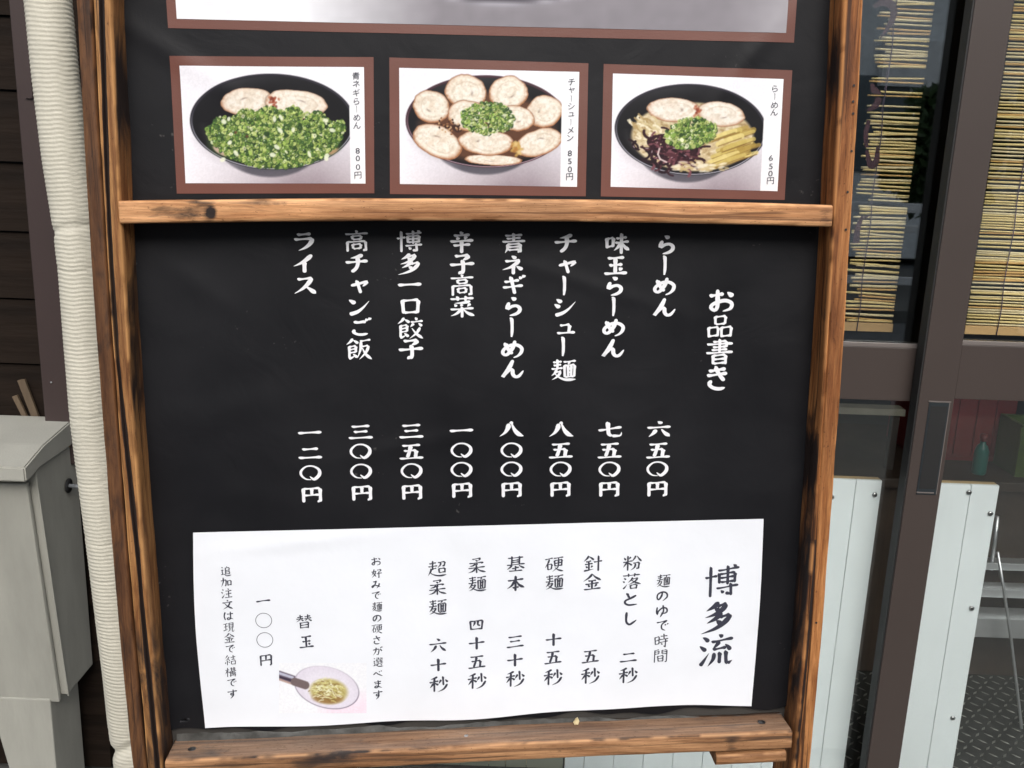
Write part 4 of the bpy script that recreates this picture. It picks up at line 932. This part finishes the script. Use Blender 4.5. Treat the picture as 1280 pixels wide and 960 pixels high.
# grey utility box with sloping lid on a pedestal; its front leans out a little towards the top
ub = thing('utility_box', 'grey metal utility box with sloping lid on a pedestal beside the ribbed pipe', 'utility box', (-1.2, 1.9, 0))
def shear(o, zr=.30, k=-.10, yb=.09):
    for v_ in o.data.vertices:
        if v_.co.y < yb: v_.co.y += k*(v_.co.z-zr)*min(1, (yb-v_.co.y)/.1)
X0 = -1.2
b = boxes('box_body', [(-.25, .256, -.038, .088, .305, .842)], M['box'], ub, .003); shear(b)
b = boxes('front_panel', [(-.25, .2425, -.052, -.040, .293, .815)], M['box'], ub, .004); shear(b)
b = boxes('flange', [(.2565, .2585, -.041, -.036, .303, .838)], M['box'], ub); shear(b)
lid = prism('lid', [(-.142, .832), (-.142, .862), (-.060, .883), (.070, .898), (.088, .898), (.088, .845), (-.085, .842), (-.125, .832)], -.27, .262, M['lid'], ub)
bm = bmesh.new(); bm.from_mesh(lid.data); bmesh.ops.bevel(bm, geom=bm.edges[:], offset=.003, segments=2, affect='EDGES'); bm.to_mesh(lid.data); bm.free()
ped = boxes('pedestal', [(.09, .224, -.055, .075, 0, .302)], M['box'], ub, .003)
for v_ in ped.data.vertices:
    if v_.co.z < .1 and v_.co.x < .1: v_.co.x += .05
hy, hz = pw(84, 607, 1.0)[1], 0
# cable entry on the right side of the box
q = pw(84, 607, 1.90); q = pw(84, 607, 1.90*(-.944/q[0])) if q[0] else q
tube('cable_hole', [(.2585, q[1]-1.9, q[2]), (.2605, q[1]-1.9, q[2])], .016, M['matt_black'], ub, 18)
tube('cable', [(.259, q[1]-1.9, q[2]), (.275, q[1]-1.9, q[2]-.001), (.30, q[1]-1.895, q[2]-.006), (.34, q[1]-1.86, q[2]-.03), (.36, q[1]-1.84, q[2]-.2), (.36, q[1]-1.84, .02)], .0045, M['cable'], ub, 8)
# pale ribbed pipe
cx_ = [(60, 0), (70, 100), (82, 200), (96, 290), (100, 320), (107, 420), (115, 520), (130, 640), (142, 740), (154, 840), (160, 900), (168, 960)]
cz = [pw(x, y, 1.37) for x, y in cx_][::-1]
zz = np.array([c[2] for c in cz]); xx = np.array([c[0] for c in cz])
nr = 330; z_ = np.linspace(0.02, 2.1, nr*6); ns = 40
xc = np.interp(z_, np.concatenate([[0], zz, [2.2]]), np.concatenate([[xx[0]], xx, [xx[-1]-.01]]))
ker = np.hanning(41); ker /= ker.sum(); xc = np.convolve(np.pad(xc, 20, 'edge'), ker, 'valid')
A_, T_ = np.meshgrid(z_, np.linspace(0, 2*np.pi, ns, endpoint=False), indexing='ij')
ph = A_/.0060+.5*(fbm(A_*9, np.cos(T_)*2+np.sin(T_)*2, 71, 3)-.5)*2.2+.10*np.sin(T_)
zc = cz[8][2]; zlow = pw(160, 925, 1.37)[2]
rr_ = .0305+.00034*np.sin(2*np.pi*ph)*(.6+.8*fbm(A_*6, T_*.6, 72, 2))+.002*(fbm(A_*3, np.cos(T_)*1.5, 73, 3)-.5)
rr_ = rr_-.0020*np.exp(-((A_-zc-.012*np.cos(T_+1))/.006)**2)+.0008*np.exp(-((A_-zc+.03)/.02)**2)-.006*np.exp(-((A_-zlow-.014*np.cos(T_))/.010)**2)
for k in range(12):                                       # tape wrinkles running slantwise
    zk = rw.uniform(.3, 2.0); rr_ = rr_-.0006*np.exp(-((A_-zk-.012*np.cos(T_-rw.uniform(1, 2)))/.0022)**2)
V = np.stack([xc[:, None]+rr_*np.cos(T_), 1.37+rr_*np.sin(T_), A_], -1).reshape(-1, 3)
n_ = len(z_); i = np.arange(n_-1)[:, None]*ns+np.arange(ns)[None, :]; j = np.arange(n_-1)[:, None]*ns+(np.arange(ns)[None, :]+1) % ns
pipe = mesh('ribbed_pipe', V, np.stack([i, j, j+ns, i+ns], -1).reshape(-1, 4), M['pipe'], None, True)
tag(pipe, 'cream white finely ribbed wrapped pipe rising along the left side of the menu board', 'pipe')

# ------------------------------------------------------------------ sliding doors
def door(name, label, x0, x1, y, zr0, zr1, stl, str_, ztop=2.05):
    d = thing(name, label, 'sliding door', (x0, y, 0), 'sliding doors of the shop'); w = x1-x0; T = .032
    if stl: boxes('stile', [(0, stl, 0, T, .0, ztop)], M['door'], d, .0015)
    if str_: boxes('stile', [(w-str_, w, 0, T, .0, ztop)], M['door'], d, .0015)
    a, b = stl+.0002, w-str_-.0002
    boxes('middle_rail', [(a, b, .001, T-.001, zr0, zr1)], M['door'], d, .0012)
    boxes('glazing_bead', [(a, b, .0035, .012, zr1+.0002, zr1+.009)], M['bead'], d, .001)
    boxes('top_rail', [(a, b, .001, T-.001, ztop-.08, ztop)], M['door'], d, .0012)
    boxes('bottom_rail', [(a, b, .001, T-.001, -.04, .006)], M['door'], d, .0012)
    boxes('upper_pane', [(a, b, .0155, .0195, zr1+.009, ztop-.0802)], M['glass_up' if x0 < 0 else 'glass_r'], d)
    boxes('lower_pane', [(a, b, .0155, .0195, .0062, zr0-.0002)], M['glass'], d)
    return d, w
dl, wl = door('sliding_door', 'glazed brown sliding door half hidden behind the right post of the menu board', -.40, .957, 2.040, .986, 1.104, .05, .05)
dr, wr = door('sliding_door', 'glazed brown sliding door with a dark recessed pull at the far right', .8745, 1.86, 2.0, 1.005, 1.123, .0755, .08)
# black strip added to give the front stile's left side face its shade
boxes('stile_shade_strip', [(-.0035, -.0003, .002, .036, .0, 2.04)], M['matt_black'], dr)
hd = boxes('pull_recess', [(.0225, .0665, -.0015, .006, .786, .997)], M['handle'], dr, .0012)
boxes('pull_rim', [(.0205, .0685, -.0030, -.0006, .997, .9995), (.0225, .060, -.0030, -.0006, .790, .7925), (.0655, .0672, -.0022, .004, .788, .996)], M['bead'], hd)
boxes('pull_well', [(.0265, .0625, -.0022, -.0017, .800, .988)], M['matt_black'], hd)
# brush lettering in maroon on the inside of the left door's upper pane
def red_stroke(pts, wid):
    V, f = ribbon([(lambda q: (q[0], q[2]))(pw(x, y, 2.062)) for x, y in pts], [w_/1200*2.12 for w_ in wid], 8)
    V = np.array([(v[0]+.40, .0205, v[1]) for v in V]); V2 = V+np.array([0, .0006, 0]); n = len(V); h_ = n//2
    F = [tuple(q) for q in f]+[tuple(i+n for i in q[::-1]) for q in f]
    F += [(i, i+n, i+1+n, i+1) for i in range(h_-1)]+[(h_+i, h_+i+1, h_+i+1+n, h_+i+n) for i in range(h_-1)]
    return V, V2, F
allV, allF = [], []
for pts, wid in [([(1092, 9), (1103, 3), (1114, 6), (1117, 18), (1110, 34), (1100, 48)], [4, 8, 9, 8, 5, 1]),
                 ([(1090, 104), (1092, 112), (1101, 117)], [3, 8, 3]), ([(1099, 122), (1094, 132), (1084, 138)], [7, 8, 2]),
                 ([(1086, 150), (1082, 168), (1083, 184)], [4, 6, 4]), ([(1083, 188), (1088, 206), (1095, 202), (1097, 183)], [3, 8, 8, 3]),
                 ([(1078, 270), (1072, 285), (1070, 304)], [3, 7, 8]), ([(1080, 272), (1085, 270)], [3, 2])]:
    V1, V2, F = red_stroke(pts, wid); n0 = sum(len(a) for a in allV); allV += [V1, V2]; allF += [tuple(i+n0 for i in q) for q in F]
mesh('lettering', np.concatenate(allV), allF, M['maroon'], dl)
# wall over the doors, track and sill
lint = thing('door_frame', 'brown metal track and head frame around the sliding doors', 'door frame', (.7, 2.0, 0))
boxes('head', [(-1.15, 1.25, -.01, .09, 2.052, 2.14)], M['door'], lint, .002)
boxes('left_jamb', [(-1.15, -1.102, -.012, .088, 0, 2.05)], M['door'], lint, .002)
boxes('right_jamb', [(1.162, 1.25, -.012, .088, 0, 2.05)], M['door'], lint, .002)
boxes('sill', [(-1.15, 1.25, -.02, .075, -.10, -.042)], M['alu'], lint, .002)
up = boxes('upper_wall', [(-.91, 4.5, 2.11, 2.22, 2.142, 4.5), (1.951, 4.5, 2.0, 2.11, 0, 2.14), (-.91, -.452, 2.05, 2.15, 0, 2.14)], M['plank'])
tag(up, 'dark brown wall over and beside the sliding doors', 'wall')

# bamboo blinds hanging inside
def blind(label, x0, x1, y, z0, z1, seed, pitch=.0078, gaps=(), cords=(), ragged=0.0, group='bamboo blinds behind the door glass'):
    r = random.Random(seed); d = thing('bamboo_blind', label, 'blind', (x0, y, z0), group); w = x1-x0
    protos = []
    for k in range(6):
        ww = w; n = 9; V, Fc = [], []; rad = r.uniform(.0021, .0031); ph_ = r.uniform(0, 9)
        for a in range(n):
            x = ww*a/(n-1); dz = (.0011*math.sin(ph_+a*.7)+.0004*r.uniform(-1, 1))*min(1, w*2.2)
            for s in range(6):
                t = s*math.pi/3; V.append((x, rad*math.cos(t), rad*math.sin(t)+dz))
        for a in range(n-1):
            for s in range(6): Fc.append((a*6+s, a*6+(s+1) % 6, a*6+6+(s+1) % 6, a*6+6+s))
        Fc += [(5, 4, 3, 2, 1, 0), tuple((n-1)*6+s for s in range(6))]
        m_ = M[('bamboo', 'bamboo', 'bamboo_pale', 'bamboo', 'bamboo_dark', 'bamboo_pale')[k]]
        me = bpy.data.meshes.new('slat'); me.from_pydata(V, [], Fc); me.materials.append(m_); me.update()
        me.polygons.foreach_set('use_smooth', [True]*len(me.polygons)); protos.append(me)
    z = .022; 
    while z < z1-z0:
        zz_ = z0+z
        skip = any(a < zz_ < b and r.random() < pr_ for a, b, pr_ in gaps)
        if not skip:
            o = bpy.data.objects.new('slat', r.choice(protos)); C.objects.link(o); o.parent = d
            cut = r.uniform(0, ragged)*r.random()*w
            o.location = (cut, r.uniform(-.0012, .0012), z+r.uniform(-.0012, .0012)); o.scale = ((w-cut)/w, 1, r.uniform(.8, 1.2))
            o.rotation_euler = (0, r.gauss(0, .006 if w > .4 else .02), 0)
        z += pitch*r.uniform(.72, 1.22)
    boxes('bottom_bar', [(-.002, w+.002, -.004, .004, 0, .019)], M['blind_bar'], d, .001)
    for c in cords:
        tube('cord', [(c+.002*math.sin(q*2.1), -.0062, q*(z1-z0)/14) for q in range(15)], .0011, M['cord'], d, 6)
        tube('cord', [(c+.002*math.sin(q*2.1+2), .0062, q*(z1-z0)/14) for q in range(15)], .0011, M['cord'], d, 6)
    return d
blind('narrow bamboo blind with missing slats behind the left door glass beside the menu post', .722, .835, 2.10, 1.128, 1.96, 5,
      gaps=((1.56, 1.68, .30), (1.18, 1.26, .25), (1.37, 1.44, .25)), cords=(.035,), ragged=.35)
blind('wide golden bamboo blind behind the right door glass', .998, 1.80, 2.10, 1.130, 1.96, 8, .0066, cords=(.068, .60))

# white grooved boards standing inside the glass
def gboard(label, x0, x1, y, z1, m, grooves, screws, group=None, z0=.0, thick=.012):
    d = thing('grooved_board', label, 'board', (x0, y, 0), group); w = x1-x0
    gs = [0]+[g-x0 for g in sorted(grooves) if x0+.005 < g < x1-.005]+[w]
    for a, b in zip(gs[:-1], gs[1:]):
        boxes('strip', [(a+.0007, b-.0007, 0, thick-.003, z0, z1)], m, d, .0006)
    boxes('core', [(0.0006, w-.0006, thick-.0028, thick+.016, z0, z1-.0006)], M['plywood'], d)
    for (sx, sz) in screws:
        s = tube('screw', [(sx-x0, -.0035, sz), (sx-x0, -.0005, sz)], .0058, M['steel'], d, 12)
        tube('screw_recess', [(sx-x0, -.0041, sz), (sx-x0, -.0034, sz)], .0026, M['matt_black'], s, 8)
    return d
YB = 2.085
def bx_(px, py): q = pw(px, py, YB); return (q[0], q[2])
wl0, wl1 = bx_(706, 948)[0], .5*(bx_(1098, 700)[0]+bx_(1055, 900)[0])
gr = [bx_(1063, 660)[0]-.0355*2.05*k/2 for k in range(0, 40)]
gboard('wide white grooved board behind the glass showing under and right of the menu board', wl0, wl1, YB, .785, M['white_board'], [bx_(1058, 700)[0]-.073*k for k in range(12)],
       [bx_(1093, 618), bx_(1039, 621)], 'grooved white boards behind the glass')
rx0, rx1 = bx_(1178, 606)[0]-.03, bx_(1250, 606)[0]
gboard('white grooved board with visible screws and plywood edge behind the right door glass', rx0, rx1, YB, bx_(1210, 606)[1], M['white_board'], [bx_(1206, 660)[0], bx_(1206, 660)[0]-.085],
       [bx_(1211, 615), bx_(1237.5, 641.5), bx_(1214, 760), bx_(1190.7, 897)], 'grooved white boards behind the glass')
ol0 = bx_(480, 955)[0]
gboard('olive grey grooved board glimpsed below the bottom rail of the menu board', ol0, wl0-.003, YB+.004, .72, M['olive_board'], [bx_(x, 952)[0] for x in (540, 575, 611, 632, 658)], [])

# inside the shop
kind(boxes('interior_floor', [(-2.3, 4.4, 2.08, 6.4, -.02, -.001)], M['check']), 'structure')
V, Fc = [], []                                             # raised lozenges of the checker plate
def loz(cx, cy, ang):
    c, s = math.cos(ang), math.sin(ang); n = len(V)
    for (u, v, z) in ((-.013, 0, 0), (0, -.0035, 0), (.013, 0, 0), (0, .0035, 0), (-.006, 0, .0018), (.006, 0, .0018)):
        V.append((cx+u*c-v*s, cy+u*s+v*c, z-.001))
    for f in ((0, 1, 5, 4), (1, 2, 5), (2, 3, 4, 5), (3, 0, 4)): Fc.append(tuple(n+i for i in f))
for a in range(60):
    for b in range(70):
        loz(.9+a*.030, 2.12+b*.030, .785 if (a+b) % 2 else -.785)
kind(mesh('tread_pattern', V, Fc, M['lozenge'], bpy.data.objects['interior_floor']), 'stuff')
kind(boxes('interior_wall', [(-2.3, 4.4, 6.4, 6.5, 0, 2.6), (-2.4, -2.3, 2.2, 6.5, 0, 2.6), (4.4, 4.5, 2.2, 6.5, 0, 2.6)], M['room']), 'structure')
kind(boxes('interior_ceiling', [(-2.4, 4.5, 2.2, 6.5, 2.6, 2.7)], M['room']), 'structure')
ctr = thing('counter', 'dark brown counter inside the shop behind the lower glass of both doors', 'counter', (1.2, 2.94, 0))
boxes('counter_body', [(-1.0, 1.3, -.33, .2, 0, .59)], M['brownbox'], ctr, .004)
boxes('counter_top', [(-1.05, 1.35, -.35, .22, .591, .62)], M['brownbox'], ctr, .004)
def crate(label, x0, x1, y0, y1, z0, z1, m):
    d = thing('crate', label, 'crate', (x0, y0, z0)); w, l, h = x1-x0, y1-y0, z1-z0; t = .012
    boxes('base', [(0, w, 0, l, 0, t)], m, d)
    boxes('side_wall', [(0, w, 0, t, t+.0005, h), (0, w, l-t, l, t+.0005, h), (0, t, t+.0005, l-t-.0005, t+.0005, h), (w-t, w, t+.0005, l-t-.0005, t+.0005, h)], m, d)
    boxes('rim', [(-.008, w+.008, -.008, -.0005, h-.03, h-.005)], m, d)
    boxes('rib', [(w*k/5-.004, w*k/5+.004, -.006, -.0005, .02, h-.035) for k in range(1, 5)], m, d)
    return d
crate('red plastic crate on the counter seen through the right door glass', 1.23, 1.51, 2.78, 3.02, .621, .90, M['red'])
crate('green plastic crate in front of the red one behind the right door glass', 1.46, 1.73, 2.64, 2.77, .621, .775, M['green'])
sh = thing('shelf', 'beige shelf board on dark legs behind the left door glass', 'shelf', (.93, 2.66, 0))
boxes('shelf_board', [(-.25, .20, 0, .05, .785, .805)], M['beige'], sh, .002)
for sx in (-.24, .17): boxes('leg', [(sx, sx+.02, .01, .03, .6205, .7845)], M['room'], sh)
crate('pink plastic crate on the beige shelf behind the left door glass', .83, .89, 2.662, 2.708, .806, .87, M['pink'])
bt = thing('bottle', 'small teal bottle on the counter behind the right door glass', 'bottle', (1.365, 2.66, 0.0))
def lathe(name, prof, m, parent, n=16):
    V, Fc = [], []
    for (r_, z_0) in prof:
        for k in range(n): V.append((r_*math.cos(2*math.pi*k/n), r_*math.sin(2*math.pi*k/n), z_0))
    for a in range(len(prof)-1):
        for k in range(n): Fc.append((a*n+k, a*n+(k+1) % n, (a+1)*n+(k+1) % n, (a+1)*n+k))
    Fc += [tuple(range(n-1, -1, -1)), tuple((len(prof)-1)*n+k for k in range(n))]
    return mesh(name, V, Fc, m, parent, True)
lathe('body', [(.018, .621), (.020, .625), (.020, .69), (.015, .705), (.008, .712), (.008, .72)], M['teal'], bt)
lathe('cap', [(.010, .7201), (.010, .74)], M['red'], bt)
# aluminium folding steps on the checker plate
ld = thing('folding_steps', 'aluminium folding steps on the dark checker plate floor behind the right glass', 'step stool', (1.35, 2.4, 0))
for px0, py0, py1, yy, dp, nm in ((1205, 772, 796, 2.40, .07, 'tread'), (1215, 736, 746, 2.46, .05, 'tread'), (1222, 703, 712, 2.52, .04, 'tread')):
    a = pw(px0, py0, yy); b = pw(px0, py1, yy)
    boxes(nm, [(a[0]-1.35, a[0]-1.35+.34, yy-2.4, yy-2.4+dp, b[2], a[2])], M['alu'], ld, .002)
def lp(px, py, y): q = pw(px, py, y); return (q[0]-1.35, y-2.4, q[2])
tube('rod', [lp(1247, 690, 2.36), lp(1256, 745, 2.355), lp(1264, 800, 2.35), lp(1276, 900, 2.34), lp(1281, 960, 2.33)], .0042, M['alu'], ld, 8)
tube('rod', [lp(1239, 712, 2.53), lp(1243, 680, 2.53), lp(1247, 645, 2.53)], .006, M['alu'], ld, 8)

# a fleck of dried leaf on the bottom rail
X, Y = on(720, 902, .012); Y = .7192+(X+.037)*math.tan(_th)
lf = [(-.002, 0, 0), (.003, .001, .001), (.0045, .006, .001), (.002, .012, .002), (-.001, .011, .003), (-.004, .005, .002)]
lf = [BM @ Vector((X+a, Y+b, .012+c)) for a, b, c in lf]+[BM @ Vector((X+a, Y+b, .0105+c)) for a, b, c in lf]
o = mesh('leaf_scrap', [tuple(v) for v in lf], [(0, 1, 2, 3, 4, 5), (11, 10, 9, 8, 7, 6)]+[(k, 6+k, 6+(k+1) % 6, (k+1) % 6) for k in range(6)], M['bamboo_pale'])
tag(o, 'tiny pale dry leaf scrap lying on the bottom rail of the menu board', 'leaf')

# ================================================================== GROUND AND STREET (in the glass's reflection, behind the camera)
kind(boxes('ground', [(-60, 60, -60, 60, -.30, -.12)], M['asphalt']), 'structure')
kind(boxes('pavement', [(-60, 60, -1.6, 1.90, -.12, -.0005)], M['paving']), 'structure')
kind(boxes('foundation', [(-3, 5, 1.901, 6.6, -.12, -.021)], M['paving']), 'structure')
kind(boxes('far_pavement', [(-60, 60, -9.5, -5.6, -.12, .0)], M['paving']), 'structure')
gr_ = thing('guard_rail', 'white street guard rail along the far pavement', 'guard rail', (3.0, -5.3, 0))
for z0, z1 in ((1.12, 1.21), (.93, 1.0), (.42, .50)): boxes('beam', [(-6, 6, -.03, .0, z0-.12, z1-.12)], M['rail_white'], gr_, .008)
for k in range(-2, 4): boxes('post', [(k*2-.05, k*2+.05, .001, .09, -.12, 1.15)], M['rail_white'], gr_, .004)
bd = thing('building', 'pale grey building across the street with dark windows', 'building', (4, -11, 0))
boxes('wall', [(-22, 18, -6, 0, 0, 7.5)], M['wall_pale'], bd)
for k in range(-5, 5):
    f = boxes('window', [(k*3.4, k*3.4+1.8, .001, .05, 1.3, 2.7)], M['blueglass'], bd)
sg = boxes('shop_sign', [(5.3, 6.4, -10.95, -10.8, 2.55, 3.2)], M['rail_white']); tag(sg, 'blank white sign panel on the building across the street', 'sign')
tr = thing('tree', 'small dark green street tree across the road', 'tree', (5.0, -7.6, 0))
tube('trunk', [(0, 0, -.1), (.03, 0, .6), (0, .03, 1.3)], [.09, .07, .05], M['bark'], tr)
rt = np.random.RandomState(9); nl_ = 5200
c0 = rt.normal(size=(nl_, 3)); c0 /= np.linalg.norm(c0, axis=1)[:, None]; c0 *= (rt.rand(nl_, 1)**.4)*np.array([[.62, .6, .85]]); c0 += np.array([0, 0, 1.6])
c0 += (fbm(c0[:, 0]*3, c0[:, 2]*3, 5)[:, None]-.5)*.5
d1 = rt.normal(size=(nl_, 3))*.045; d2 = rt.normal(size=(nl_, 3))*.045
V = np.stack([c0-d1, c0+d2, c0+d1, c0-d2], 1).reshape(-1, 3)
kind(mesh('crown', V, np.arange(nl_*4).reshape(-1, 4), M['leaf'], tr), 'stuff')
